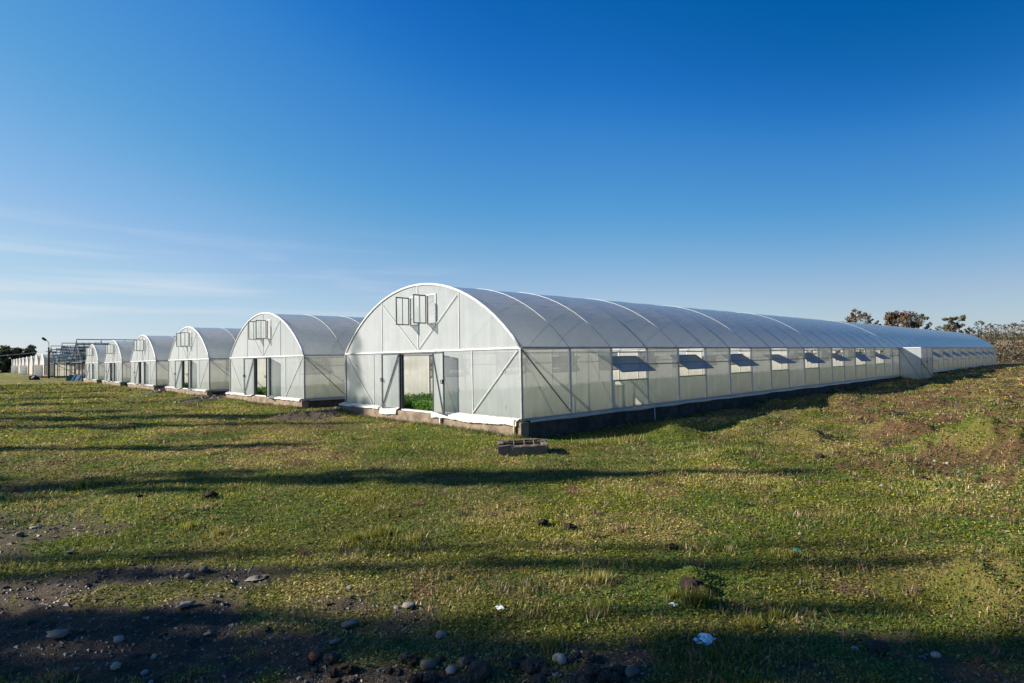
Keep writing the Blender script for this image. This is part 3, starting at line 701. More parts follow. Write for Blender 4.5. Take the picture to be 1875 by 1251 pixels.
gb['gable_rail'] = [MB().box((-.04, .03, HE-.025), (.03, HW-.03, HE+.025)).mesh('gable_rail', MT['white'])]
def vpost(t, z0, z1, w=.026, mat='pale_steel', nm='gable_post'): return MB().box((-.018, t-w/2, z0), (.02, t+w/2, z1)).mesh(nm, MT[mat])
gb['gable_post'] = [vpost(2.22, 0, HE-.03), vpost(8.34, 0, HE-.03), vpost(2.87, HE+.03, arc_z(2.87)-.03), vpost(5.24, HE+.03, arc_z(5.24)-.03, .035), vpost(7.68, HE+.03, arc_z(7.68)-.03),
                    MB().box((-.04, -.035, -.02), (.03, .035, HE)).mesh('gable_post', MT['galv']), MB().box((-.04, HW-.035, -.02), (.03, HW+.035, HE)).mesh('gable_post', MT['galv'])]
def gbar(t0, z0, t1, z1, mat, w=.024): return MB().bar((-.030, t0, z0), (-.030, t1, z1), w, .02, (1, 0, 0)).mesh('brace', MT[mat])
gb['brace'] = [gbar(5.20, HE+.06, 2.95, 3.90, 'pale_steel'), gbar(5.30, HE+.06, 7.60, 3.92, 'pale_steel'), gbar(.12, 2.02, 2.20, .10, 'pale_steel'), gbar(HW-.14, 2.02, 8.45, .12, 'pale_steel')]
for h in HOLES:
    mb = MB(); a_, b_, c_, d_ = h
    for (t0, t1, z0, z1) in ((a_-.02, a_+.02, c_, d_), (b_-.02, b_+.02, c_, d_), (a_-.02, b_+.02, c_-.04, c_), (a_-.02, b_+.02, d_, d_+.04)):
        mb.box((-.03, t0, z0), (.03, t1, z1))
    gb.setdefault('window_frame', []).append(mb.mesh('window_frame', MT['white']))
mb = MB(); lw, lh = .56, 1.0                                  # gable leaf in local y from hinge, z up
for b0, b1 in (((-.016, 0, 0), (.016, .035, lh)), ((-.016, lw-.035, 0), (.016, lw, lh)), ((-.015, .035, 0), (.015, lw-.035, .035)), ((-.015, .035, lh-.035), (.015, lw-.035, lh)), ((-.012, lw*.5-.01, .035), (.012, lw*.5+.01, lh-.035))):
    mb.box(b0, b1)
ME['leaf_frame'] = mb.mesh('gable_window', MT['dark_steel'])
ME['leaf_pane'] = MB().add([(0, .02, .02), (0, lw-.02, .02), (0, lw-.02, lh-.02), (0, .02, lh-.02)], [(0, 1, 2, 3)]).mesh('pane', MT['gable'])
mb = MB(); dw, dh = 1.0, 2.05
for b0, b1 in (((-.02, 0, 0), (.02, .05, dh)), ((-.02, dw-.05, 0), (.02, dw, dh)), ((-.019, .05, 0), (.019, dw-.05, .045)), ((-.019, .05, dh-.045), (.019, dw-.05, dh))):
    mb.box(b0, b1)
ME['door_frame'] = mb.mesh('door_leaf', MT['dark_steel'])
ME['door_pane'] = sheet_gable(.03, dw-.03, .03, dh-.03, .0, 'gable', 'pane')
ME['door_brace'] = MB().bar((-.03, .05, dh-.05), (-.03, dw-.05, .06), .04, .025, (1, 0, 0)).mesh('brace', MT['dark_steel'])
ME['door_brace_in'] = MB().bar((.03, .05, dh-.05), (.03, dw-.05, .06), .04, .025, (1, 0, 0)).mesh('brace', MT['dark_steel'])
mb = MB(); mb.box((-.06, dw-.05, 1.0), (-.02, dw-.02, 1.14)); mb.tube([(-.06, dw-.03, 1.02), (-.10, dw-.03, 1.02), (-.10, dw-.03, 1.13), (-.06, dw-.03, 1.13)], .012, 6)
mb.box((-.05, dw-.16, .1), (-.02, dw+.06, .13))
ME['handle'] = mb.mesh('handle', MT['rust'])
mb = MB()
mb.box((-.06, DOOR[0]-.05, -.02), (.05, DOOR[0]+.04, HE-.03)); mb.box((-.06, DOOR[1]-.04, -.02), (.05, DOOR[1]+.05, HE-.03)); mb.box((-.055, DOOR[0]+.04, HE-.09), (.05, DOOR[1]-.04, HE-.032))
ME['doorway'] = mb.mesh('door_frame', MT['dark_steel'])
ME['threshold'] = MB().box((-.07, DOOR[0]-.06, -.035), (.09, DOOR[1]+.06, .012)).mesh('threshold', MT['white'])

def rough_wall(segs, zt, zb, name, mat, seed, step=.35, j=.012):
    """poured wall: list of (x0,y0,x1,y1) plan rectangles, uneven faces"""
    mb = MB(); rd = random.Random(seed)
    for x0, y0, x1, y1 in segs:
        lx = x1-x0 > y1-y0; n_ = max(2, int((x1-x0 if lx else y1-y0)/step))
        vv = []; ff = []; rows = [zb, zb+(zt-zb)*.5, zt-.03, zt]
        for i in range(n_+1):
            f_ = i/n_; jz = rd.uniform(-.014, .01)
            for side in (0, 1):
                for k, z in enumerate(rows):
                    e = rd.uniform(-j, j) + (0 if k < 3 else (.012 if side == 0 else -.012))
                    if lx: vv.append((x0+(x1-x0)*f_, (y0 if side == 0 else y1)+e, z+(jz if k > 1 else 0)))
                    else: vv.append(((x0 if side == 0 else x1)+e, y0+(y1-y0)*f_, z+(jz if k > 1 else 0)))
        st = 8
        for i in range(n_):
            for k in range(3):
                a_, b_ = i*st+k, (i+1)*st+k; ff += [(a_, b_, b_+1, a_+1), (a_+5, b_+5, b_+4, a_+4)]
            ff.append((i*st+3, (i+1)*st+3, (i+1)*st+7, i*st+7))
        for i in (0, n_): ff += [tuple(i*st+k for k in (0, 1, 5, 4)), tuple(i*st+k for k in (1, 2, 6, 5)), tuple(i*st+k for k in (2, 3, 7, 6))]
        mb.add(vv, ff)
    return mb.mesh(name, MT[mat], False)
def skirt(t0, t1, drop, seed, out0=.05):
    """loose crumpled film hanging over the foundation in front"""
    rd = random.Random(seed); nt_ = max(4, int((t1-t0)/.07)); mb = MB(); vv = []; ff = []; rows = 5
    for i in range(nt_+1):
        t = t0+(t1-t0)*i/nt_; ln = drop*(.7+.5*vnoise(t*2.1, seed, 5))
        for k in range(rows):
            f_ = k/(rows-1)
            vv.append((-out0-.19*min(1, f_*2.0)-.02*f_-rd.uniform(0, .03)*f_, t, .06-.05*min(1, f_*2.0)-ln*max(0, f_-.45)/.55+rd.uniform(-.01, .012)))
    for i in range(nt_):
        for k in range(rows-1): ff.append((i*rows+k, (i+1)*rows+k, (i+1)*rows+k+1, i*rows+k+1))
    return mb.add(vv, ff).mesh('film_skirt', MT['skirt'], False)
SK = [skirt(-.02, 4.15, .16, 3), skirt(7.6, HW+.14, .06, 5), skirt(6.35, 7.5, .20, 8)]
def side_ledge(length, seed):
    rd = random.Random(seed); n_ = int(length/.4); mb = MB(); vv = []; ff = []
    for i in range(n_+1):
        x_ = .15+(length-.2)*i/n_; w_ = .17+.05*float(vnoise(x_*1.3, 1.0, seed)); dz = rd.uniform(-.008, .008)
        vv += [(x_, -.058, .045+dz*.3), (x_, -.12, .0+dz), (x_, -w_, -.012+dz), (x_, -w_-.012, -.05-.05*float(vnoise(x_*.9, 4.0, seed)))]
    for i in range(n_):
        for k_ in range(3): ff.append((i*4+k_, i*4+k_+1, (i+1)*4+k_+1, (i+1)*4+k_))
    return mb.add(vv, ff).mesh('film_skirt', MT['roof'], False)
SK2 = [skirt(.0, 4.1, .07, 13), skirt(6.4, HW+.1, .07, 15)]

# crop leaves, shared by all houses
def crop_mesh(length, n):
    x = rng.uniform(.6, length-.3, n)**1.0; u = rng.uniform(0, 1, n); x = .22 + (length-.6)*u**2.6; y = rng.uniform(.3, HW-.3, n)
    z = np.where(rng.uniform(0, 1, n) < .25, rng.uniform(.0, .2, n), .15 + .13*fbm(x, y, .5, 2, 61) + rng.uniform(-.07, .07, n))
    s_ = (.035+.05*u)*rng.uniform(.6, 1.5, n); a_ = rng.uniform(0, 6.28, n); ti = rng.uniform(-.9, .9, n)
    U = np.stack([np.cos(a_), np.sin(a_), ti], -1)*s_[:, None]; W = np.stack([-np.sin(a_), np.cos(a_), rng.uniform(-.5, .5, n)], -1)*s_[:, None]*.6
    P = np.stack([x, y, z], -1); f_ = rng.uniform(0, 1, (n, 1))
    return np_mesh('crop', np.stack([P-U, P-W, P+U, P+W], 1), 4, MT['leaf'], np.array([.07, .18, .016])*(1-f_)+np.array([.17, .34, .045])*f_)
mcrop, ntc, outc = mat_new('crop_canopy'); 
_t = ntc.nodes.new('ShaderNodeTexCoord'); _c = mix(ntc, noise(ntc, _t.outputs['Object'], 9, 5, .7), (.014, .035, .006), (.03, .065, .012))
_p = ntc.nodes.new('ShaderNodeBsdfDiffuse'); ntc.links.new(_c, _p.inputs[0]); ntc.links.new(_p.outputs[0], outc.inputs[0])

def house(k, nb, label, group, rate_r=15, rate_l=10, windows=True):
    ox, oy = st_xy(0, k*HSP); H = empty('greenhouse', (ox, oy, HB), HROT); tag(H, label, 'greenhouse', group)
    Ln = nb*BAY; rd = random.Random(50+k)
    # foundation ring, soil bed
    key = ('found', nb)
    if key not in ME:
        ME[key] = [rough_wall([(-.20, -.16, .12, HW+.16)], -.035, -.95, 'foundation', 'concrete', 3), rough_wall([(.12, -.17, Ln+.1, .10)], -.03, -.95, 'foundation', 'shade_concrete', 4, .8, .01),
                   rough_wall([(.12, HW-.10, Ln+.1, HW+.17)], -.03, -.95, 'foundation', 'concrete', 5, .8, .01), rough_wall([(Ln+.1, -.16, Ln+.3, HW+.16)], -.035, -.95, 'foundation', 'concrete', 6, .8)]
        ME[('bed', nb)] = MB().box((.1, .08, -.3), (Ln+.12, HW-.08, -.02)).mesh('soil_bed', MT['soil'])
        ME[('eave', nb)] = MB().box((-.02, -.05, HE-.03), (Ln+.02, .035, HE+.03)).mesh('eave_beam', MT['galv'])
        ME[('base', nb)] = MB().box((-.02, -.06, -.03), (Ln+.02, .035, .05)).mesh('base_rail', MT['galv'])
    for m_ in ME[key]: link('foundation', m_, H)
    link('soil_bed', ME[('bed', nb)], H)
    for nm in ('eave', 'base'):
        n_ = 'eave_beam' if nm == 'eave' else 'base_rail'
        link(n_, ME[(nm, nb)], H); link(n_, ME[(nm, nb)], H, (0, HW, 0), (0, 0, 0), (1, -1, 1))
    # bays
    for i in range(nb+1):
        x = i*BAY
        nm = 'arch_front' if i == 0 else ('arch_pale' if i in (1, 2, 4, 7, 11, 18) else 'arch_dark')
        link('arch', ME[nm], H, (x, 0, 0))
        if i > 0:
            link('post', ME['post'], H, (x, 0, 0)); link('post', ME['post'], H, (x, HW, 0), (0, 0, 0), (1, -1, 1))
        if i == nb: break
        link('roof_panel', ME['roof'], H, (x, 0, 0))
        win = windows and i >= 2 and i % 2 == 0 and not (k == 0 and i in (18, 20)) and i < nb-1
        for side in (0, 1):
            yy = HW if side else 0; sc = (1, -1, 1) if side else (1, 1, 1)
            if win:
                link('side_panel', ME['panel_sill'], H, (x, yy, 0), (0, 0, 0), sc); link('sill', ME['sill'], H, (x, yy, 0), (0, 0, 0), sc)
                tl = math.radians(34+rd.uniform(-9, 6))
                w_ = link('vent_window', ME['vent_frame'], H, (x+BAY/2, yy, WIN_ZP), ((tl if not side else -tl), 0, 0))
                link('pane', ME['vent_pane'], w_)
            elif i < 2:
                link('side_panel', ME['panel_full'], H, (x, yy, 0), (0, 0, 0), sc)
            else:
                link('side_panel', ME['panel_low'], H, (x, yy, 0), (0, 0, 0), sc); link('side_panel', ME['panel_top'], H, (x, yy, 0), (0, 0, 0), sc)
                link('rail', ME['rail'], H, (x, yy, 0), (0, 0, 0), sc)
    for yy, sc in ((0, (1, 1, 1)), (HW, (1, -1, 1))): link('brace', ME['side_brace'], H, (0, yy, 0), (0, 0, 0), sc)
    # front gable
    for m_ in ME['g_low'] + ME['g_up']: link('gable_panel', m_, H)
    for nm, ms in gb.items():
        for m_ in ms: link(nm, m_, H)
    for m_ in ME['g_back']: link('gable_panel', m_, H, (Ln, 0, 0))
    for h in HOLES:
        w_ = link('gable_window', ME['leaf_frame'], H, (-.05, h[1], 3.05), (0, 0, math.radians(92+rd.uniform(-6, 6)))); link('pane', ME['leaf_pane'], w_)
    link('door_frame', ME['doorway'], H); link('threshold', ME['threshold'], H)
    dl = link('door_leaf', ME['door_frame'], H, (-.09, DOOR[1]+.02, 0), (0, 0, math.radians(rate_l)))
    link('pane', ME['door_pane'], dl); link('brace', ME['door_brace'], dl); link('handle', ME['handle'], dl)
    dr = link('door_leaf', ME['door_frame'], H, (-.09, DOOR[0]-.02, 0), (0, 0, math.radians(-rate_r)), (1, -1, 1))
    link('pane', ME['door_pane'], dr); link('brace', ME['door_brace'], dr); link('handle', ME['handle'], dr)
    for m_ in (SK if k == 0 else SK2): link('film_skirt', m_, H)
    if ('ledge', nb) not in ME: ME[('ledge', nb)] = side_ledge(Ln, 91)
    link('film_skirt', ME[('ledge', nb)], H)
    return H
NB1, NB2 = 41, 14
H1 = house(0, NB1, 'arched white greenhouse with the concrete pit at its corner and tilted side vents', 'arched greenhouses in a row', 15, 10)
for k, lab, rr, rl in [(1, 'second arched greenhouse in the row from the concrete pit, gravel beside its corner', 26, 12), (2, 'third arched greenhouse in the row from the concrete pit', 20, 14),
                       (3, 'fourth arched greenhouse in the row from the concrete pit', 24, 9), (4, 'fifth arched greenhouse in the row, between the fourth and the last', 16, 12), (5, 'last arched greenhouse in the row, beside the steel glasshouse frames', 22, 14)]:
    house(k, NB2, lab, 'arched greenhouses in a row', rr, rl)
# crops
for k in range(6):
    nb = NB1 if k == 0 else NB2; ox, oy = st_xy(0, k*HSP)
    c_ = empty('crop', (ox, oy, HB), HROT); tag(c_, ['leafy green crop inside the greenhouse by the concrete pit', 'leafy green crop seen through the second greenhouse doorway', 'green crop inside the third greenhouse', 'green crop inside the fourth greenhouse', 'green crop inside the fifth greenhouse', 'green crop inside the last greenhouse of the row'][k], 'crop', 'crops in the greenhouses', 'stuff')
    if ('crop', nb) not in ME:
        ME[('crop', nb)] = crop_mesh(nb*BAY, 60000 if nb == NB1 else 16000)
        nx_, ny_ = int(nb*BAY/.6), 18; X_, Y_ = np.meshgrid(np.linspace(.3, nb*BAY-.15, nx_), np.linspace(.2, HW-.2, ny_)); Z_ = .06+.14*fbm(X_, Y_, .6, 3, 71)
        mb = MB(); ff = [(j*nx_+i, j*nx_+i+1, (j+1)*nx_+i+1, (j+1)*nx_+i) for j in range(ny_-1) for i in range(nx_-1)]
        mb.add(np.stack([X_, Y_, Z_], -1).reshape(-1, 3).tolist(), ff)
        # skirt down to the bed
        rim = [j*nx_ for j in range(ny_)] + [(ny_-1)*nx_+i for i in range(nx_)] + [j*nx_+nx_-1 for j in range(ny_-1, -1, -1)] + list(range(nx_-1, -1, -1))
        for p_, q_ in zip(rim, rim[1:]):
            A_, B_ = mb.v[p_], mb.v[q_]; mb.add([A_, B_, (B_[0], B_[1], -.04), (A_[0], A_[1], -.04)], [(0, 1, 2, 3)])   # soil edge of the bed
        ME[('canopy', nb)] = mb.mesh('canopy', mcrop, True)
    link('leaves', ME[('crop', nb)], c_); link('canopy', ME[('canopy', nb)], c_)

# porch on the long side of the first house
PX, PL, PO, PB, PT = 19*BAY-.5, 3.55, 1.45, -.27, HE-.01
AX = empty('porch', (*st_xy(PX, 0), HB), HROT); tag(AX, 'translucent sheeted entrance porch on the long side of the greenhouse', 'porch')
def quad(vs, nm, mat, par): return link(nm, MB().add(vs, [(0, 1, 2, 3)]).mesh(nm, MT[mat]), par)
quad([(0, -.05, PB), (0, -PO, PB), (0, -PO, PT), (0, -.05, PT)], 'front_panel', 'gable', AX)
quad([(0, -PO, PB), (PL, -PO, PB), (PL, -PO, PT), (0, -PO, PT)], 'side_panel', 'gable', AX)
quad([(PL, -PO, PB), (PL, -.05, PB), (PL, -.05, PT), (PL, -PO, PT)], 'end_panel', 'gable', AX)
quad([(0, -.05, PT), (0, -PO, PT), (PL, -PO, PT), (PL, -.05, PT)], 'roof_panel', 'roof', AX)
for p_, q_, nm, mat in [((0, -.06, PB), (0, -.06, PT), 'post', 'galv'), ((-.01, -PO, PB-.2), (-.01, -PO, PT), 'post', 'galv'), ((PL, -PO, PB-.2), (PL, -PO, PT), 'post', 'galv'), ((-.01, -.05, PT), (-.01, -PO, PT), 'top_rail', 'white'), ((0, -PO-.01, PT), (PL, -PO-.01, PT), 'top_rail', 'white'),
                   ((-.03, -.1, PT-.05), (-.03, -PO+.05, PB+.02), 'brace', 'galv'), ((.05, -PO-.03, 1.0), (PL-.1, -PO-.03, PB+.02), 'brace', 'galv'), ((0, -PO-.02, PB), (PL, -PO-.02, PB), 'bottom_rail', 'galv'), ((PL*.5, -PO-.02, PB), (PL*.5, -PO-.02, PT), 'post', 'pale_steel')]:
    link(nm, MB().bar(p_, q_, .045, .045).mesh(nm, MT[mat]), AX)
link('handle', MB().box((PL*.5-.2, -PO-.07, .95), (PL*.5-.12, -PO-.01, 1.08)).mesh('handle', MT['rust']), AX)
# small fittings on the first house
link('conduit', MB().tube([(6.5, -.20, .0), (6.5, -.215, -.35), (6.52, -.21, -.8)], .022, 8).mesh('conduit', MT['pipe'], True), H1)
link('corner_pipe', MB().tube([(-.24, .06, .02), (-.245, .06, -.3), (-.24, .06, -.75)], .045, 8).mesh('corner_pipe', solid('yellowed_pipe', (.42, .33, .17), (.3, .23, .12), 5, .8, .3), True), H1)
for t_ in (3.62, 5.9): link('stake', MB().box((-.29, t_-.03, -.7), (-.225, t_+.03, -.08 if t_ < 4 else -.5)).mesh('stake', MT['pale_steel']), H1)
# things seen inside the doorway of the first house: hanging pipe, post with pegs
link('overhead_pipe', MB().tube([(.6, DOOR[0]-1, HE-.12), (.6, DOOR[1]+1, HE-.12)], .03, 8).mesh('overhead_pipe', MT['galv']), H1)
mb = MB(); mb.box((.45, 4.36, -.02), (.51, 4.42, HE)); 
for z_ in (1.62, 1.35, 1.08): mb.box((.40, 4.28, z_), (.455, 4.56, z_+.03))
link('inner_post', mb.mesh('inner_post', MT['pale_steel']), H1)
for x_ in range(2, NB1, 4):
    link('tie_bar', MB().tube([(x_*BAY, .05, HE+.02), (x_*BAY, HW-.05, HE+.02)], .018, 6).mesh('tie_bar', MT['galv']), H1)
# small torn spots where the sheet was patched
for t_, z_ in ((.72, 1.42), (.72, .36)): link('patch', MB().add([(-.012, t_-.05, z_-.06), (-.012, t_+.05, z_-.04), (-.013, t_+.03, z_+.06), (-.012, t_-.04, z_+.05)], [(0, 1, 2, 3)]).mesh('patch', MT['galv']), H1)

# concrete pit at the corner
cx_, cy_ = gp(958, 826, .06); pz = float(gh(cx_, cy_))
PIT = empty('concrete_pit', (cx_, cy_+.1, pz), math.radians(1.5)); tag(PIT, 'old concrete pit with iron bars at the greenhouse corner', 'pit')
w_, d_, h_ = .58, .42, .27
link('front_wall', rough_wall([(-w_, -d_, w_-.05, -d_+.12)], h_-.03, -.3, 'front_wall', 'pit', 21, .12, .012), PIT)
link('back_wall', rough_wall([(-w_, d_-.12, w_, d_)], h_, -.3, 'back_wall', 'pit', 22, .12, .012), PIT)
link('end_wall', rough_wall([(-w_, -d_+.12, -w_+.13, d_-.12)], h_-.005, -.3, 'end_wall', 'pit', 23, .12, .012), PIT)
link('end_wall', rough_wall([(w_-.16, -d_+.12, w_-.02, d_-.12)], h_-.03, -.3, 'end_wall', 'pit', 24, .12, .012), PIT)
for x_ in (-.22, .02, .24): link('iron_bar', MB().tube([(x_, -d_+.05, h_-.035), (x_+.02, d_-.05, h_-.01)], .014, 6).mesh('iron_bar', MT['rust']), PIT)
link('iron_bar', MB().tube([(-w_+.1, .02, h_-.03), (w_-.1, .06, h_-.02)], .014, 6).mesh('iron_bar', MT['rust']), PIT)

# ------------------------------------------------------------------ farther rows
far_mats = {}
def far_house(t0, label, nb=10, porch=True):
    ox, oy = st_xy(0, t0); H = empty('greenhouse', (ox, oy, HB-.1), HROT); tag(H, label, 'greenhouse', 'far aged greenhouses')
    if 'far' not in ME:
        ME['far'] = {}
        Ln = nb*BAY
        ME['far']['front_wall'] = sheet_gable(0, HW, 0, None, 0, 'aged', 'front_wall', [(5.0, 6.6, 3.0, 3.9)])
        mb = MB(); m_ = len(ARC); vv = [(x_, t, z) for x_ in (0, Ln) for t, z in ARC]; ff = [(j, m_+j, m_+j+1, j+1) for j in range(m_-1)]
        ME['far']['roof'] = mb.add(vv, ff).mesh('roof', MT['aged'], True)
        ME['far']['side_wall'] = MB().add([(0, 0, 0), (Ln, 0, 0), (Ln, 0, HE), (0, 0, HE)], [(0, 1, 2, 3)]).mesh('side_wall', MT['aged'])
        ME['far']['back_wall'] = sheet_gable(0, HW, 0, None, Ln, 'aged', 'back_wall')
        ME['far']['foundation'] = rough_wall([(-.1, -.1, Ln, HW+.1)], 0, -.6, 'foundation', 'concrete', 61, 2.0)
        ME['far']['arch'] = arch_mesh(.06, .02, 'white', 5)
        ME['far']['post'] = MB().box((-.05, -.05, 0), (.05, .05, HE)).mesh('post', MT['rust'])
        mb = MB(); mb.box((-1.3, 3.9, -.4), (-.02, 6.7, 2.2)); ME['far']['porch'] = mb.mesh('porch', MT['skirt'])
        mb = MB(); mb.bar((-1.33, 4.0, -.3), (-1.33, 6.6, 2.1), .08, .05, (1, 0, 0)); mb.bar((-1.36, 4.0, 2.1), (-1.36, 6.6, -.3), .08, .05, (1, 0, 0)); ME['far']['porch_brace'] = mb.mesh('brace', MT['galv'])
    f_ = ME['far']
    for nm in ('front_wall', 'roof', 'back_wall', 'foundation'): link(nm, f_[nm], H)
    link('side_wall', f_['side_wall'], H); link('side_wall', f_['side_wall'], H, (0, HW, 0))
    for i in range(0, nb+1): link('arch', f_['arch'], H, (i*BAY, 0, 0)); link('post', f_['post'], H, (i*BAY, 0, 0))
    if porch: p_ = link('porch', f_['porch'], H); link('brace', f_['porch_brace'], p_)
for i in range(9):
    far_house(142.5+i*14.6, ['cream coloured aged greenhouse beside the lamp pole', 'second aged greenhouse beyond the lamp pole', 'third aged greenhouse beyond the lamp pole', 'fourth aged greenhouse beyond the lamp pole', 'fifth aged greenhouse beyond the lamp pole', 'sixth aged greenhouse beyond the lamp pole', 'seventh aged greenhouse beyond the lamp pole', 'eighth aged greenhouse beyond the lamp pole, next to the outermost', 'outermost aged greenhouse of the far row by the hedge'][i], porch=i in (0, 3, 6))

# three roofless steel glasshouse frames
def skeleton(t0, t1, label, glazed, bays=12):
    ox, oy = st_xy(0, t0); G = empty('glasshouse_frame', (ox, oy, HB-.1), HROT); tag(G, label, 'glasshouse frame', 'steel glasshouse frames')
    W_ = t1-t0; he, hr, b_ = 2.35, 5.75, 3.0; Ln = bays*b_; rd = random.Random(int(t0))
    link('ridge_beam', MB().bar((0, W_/2, hr), (Ln, W_/2, hr), .16, .12).mesh('ridge_beam', MT['teal_steel']), G)
    link('ridge_beam', MB().bar((0, W_/2, hr-.75), (Ln, W_/2, hr-.75), .14, .12).mesh('ridge_beam', MT['teal_steel']), G)
    for yy in (0, W_): link('gutter', MB().bar((0, yy, he), (Ln, yy, he), .16, .16).mesh('gutter', MT['rust']), G)
    for fr_ in (.18, .36, .54, .72, .9):
        for sd in (0, 1):
            y_ = W_/2*fr_; y_ = y_ if not sd else W_-y_
            link('purlin', MB().bar((0, y_, he+(hr-.4-he)*fr_), (Ln, y_, he+(hr-.4-he)*fr_), .11, .09).mesh('purlin', MT['teal_steel']), G)
    for i in range(bays+1):
        x_ = i*b_
        for yy in (0, W_): link('post', MB().bar((x_, yy, -.6), (x_, yy, he), .14, .14).mesh('post', MT['rust']), G)
        mb = MB(); mb.bar((x_, 0, he), (x_, W_/2, hr-.3), .11, .09); mb.bar((x_, W_, he), (x_, W_/2, hr-.3), .11, .09); mb.bar((x_, 0, he), (x_, W_, he), .08, .08)
        mb.bar((x_, W_/2, he), (x_, W_/2, hr), .08, .08); mb.bar((x_, W_*.25, he), (x_, W_*.25, he+1.5), .06, .06); mb.bar((x_, W_*.75, he), (x_, W_*.75, he+1.5), .06, .06)
        mb.bar((x_, W_*.25, he+1.5), (x_, W_/2, he), .06, .06); mb.bar((x_, W_*.75, he+1.5), (x_, W_/2, he), .06, .06)
        link('truss', mb.mesh('truss', MT['teal_steel']), G)
    # glazing bars of the right slope and what glass is left
    if glazed:
        nbar = bays*4
        for i in range(nbar+1):
            x_ = i*b_/4
            link('glazing_bar', MB().bar((x_, .05, he+.05), (x_, W_/2, hr-.4), .07, .05).mesh('glazing_bar', MT['teal_steel' if i % 2 else 'galv']), G)
            if i % 2: link('mullion', MB().bar((x_, 0, 0), (x_, 0, he), .05, .05).mesh('mullion', MT['rust']), G)
        for i in range(nbar):
            for j in range(5):
                if rd.random() < (.6 if glazed > 1 else .4 if glazed == 1 else .15):
                    x0 = i*b_/4+.04; x1 = x0+b_/4-.08; f0, f1 = j/5+.01, (j+1)/5-.02
                    y0_, y1_ = W_/2*f0, W_/2*f1; z0_, z1_ = he+(hr-.4-he)*f0+.02, he+(hr-.4-he)*f1+.02
                    link('glass_pane', MB().add([(x0, y0_, z0_), (x1, y0_, z0_), (x1, y1_, z1_), (x0, y1_, z1_)], [(0, 1, 2, 3)]).mesh('glass_pane', MT['aged']), G)
        if glazed > 1:
            link('foundation', MB().box((-.1, -.12, -.75), (Ln, .12, 0)).mesh('foundation', MT['pit']), G)
            for i in range(bays*2):
                for z0_, z1_ in ((.03, 1.15), (1.2, 2.25)):
                    if rd.random() < .85:
                        x0 = i*b_/2+.05; link('glass_pane', MB().add([(x0, 0, z0_), (x0+b_/2-.1, 0, z0_), (x0+b_/2-.1, 0, z1_), (x0, 0, z1_)], [(0, 1, 2, 3)]).mesh('glass_pane', MT['aged']), G)
            link('rail', MB().bar((0, -.03, 1.17), (Ln, -.03, 1.17), .06, .05).mesh('rail', MT['rust']), G)
skeleton(88, 100, 'bare steel glasshouse frame right behind the last arched greenhouse', .5, 10)
skeleton(105.5, 118, 'middle bare steel glasshouse frame with few panes', 1, 9)
skeleton(123.5, 135.5, 'steel glasshouse frame with dusty panes in its side wall', 2, 10)

# lamp pole and wires
lx, ly, lz = at_depth(89, 690, 104); lz = float(gh(lx, ly)); top = at_depth(89, 627, 104)[2]
LP = empty('lamp_pole', (lx, ly, lz)); tag(LP, 'wooden lamp pole with a street light on its bent arm', 'lamp pole')
hh = top-lz
link('pole', MB().tube([(0, 0, -.3), (0, 0, hh*.55), (0, 0, hh*.86)], [.2, .16, .13], 8).mesh('pole', MT['bark']), LP)
link('arm', MB().tube([(0, 0, hh*.8), (0, 0, hh*.98), (-.12, -.1, hh*1.03), (-.35, -.3, hh*1.06)], .06, 8).mesh('arm', MT['pale_steel']), LP)
link('lamp_head', MB().tube([(-.25, -.2, hh*1.05), (-.4, -.35, hh*1.07), (-.65, -.6, hh*1.12), (-.75, -.7, hh*1.125)], [.09, .22, .2, .06], 8).mesh('lamp_head', MT['dark_steel'], True), LP)
link('crossarm', MB().bar((-.5, 0, hh*.74), (.5, 0, hh*.74), .1, .1).mesh('crossarm', MT['bark']), LP)
def wire(p, q, sag, label):
    p = Vector(p); q = Vector(q); pts = [p.lerp(q, i/14) - Vector((0, 0, sag*4*(i/14)*(1-i/14))) for i in range(15)]
    tag(link('wire', MB().tube(pts, .018, 4).mesh('wire', MT['dark_steel'])), label, 'wire')
wire((lx-.4, ly, lz+hh*.75), (lx-75, ly+25, lz+hh*.78), 1.2, 'overhead wire running from the lamp pole past the far trees')
wire((lx+.4, ly, lz+hh*.75), (lx+40, ly+70, lz+hh*.95), .8, 'overhead wire running from the lamp pole over the glasshouse frames')
# the far support that carries the wire, left of the view
bx, by = lx-75, ly+25; bz = float(gh(bx, by))
UP = empty('utility_pole', (bx, by, bz)); tag(UP, 'bare wooden utility pole carrying the wire beyond the far trees', 'utility pole')
link('pole', MB().tube([(0, 0, -.3), (0, 0, lz+hh*.8-bz)], [.18, .12], 8).mesh('pole', MT['bark']), UP); link('crossarm', MB().bar((-.6, 0, lz+hh*.78-bz), (.6, 0, lz+hh*.78-bz), .1, .1).mesh('crossarm', MT['bark']), UP)

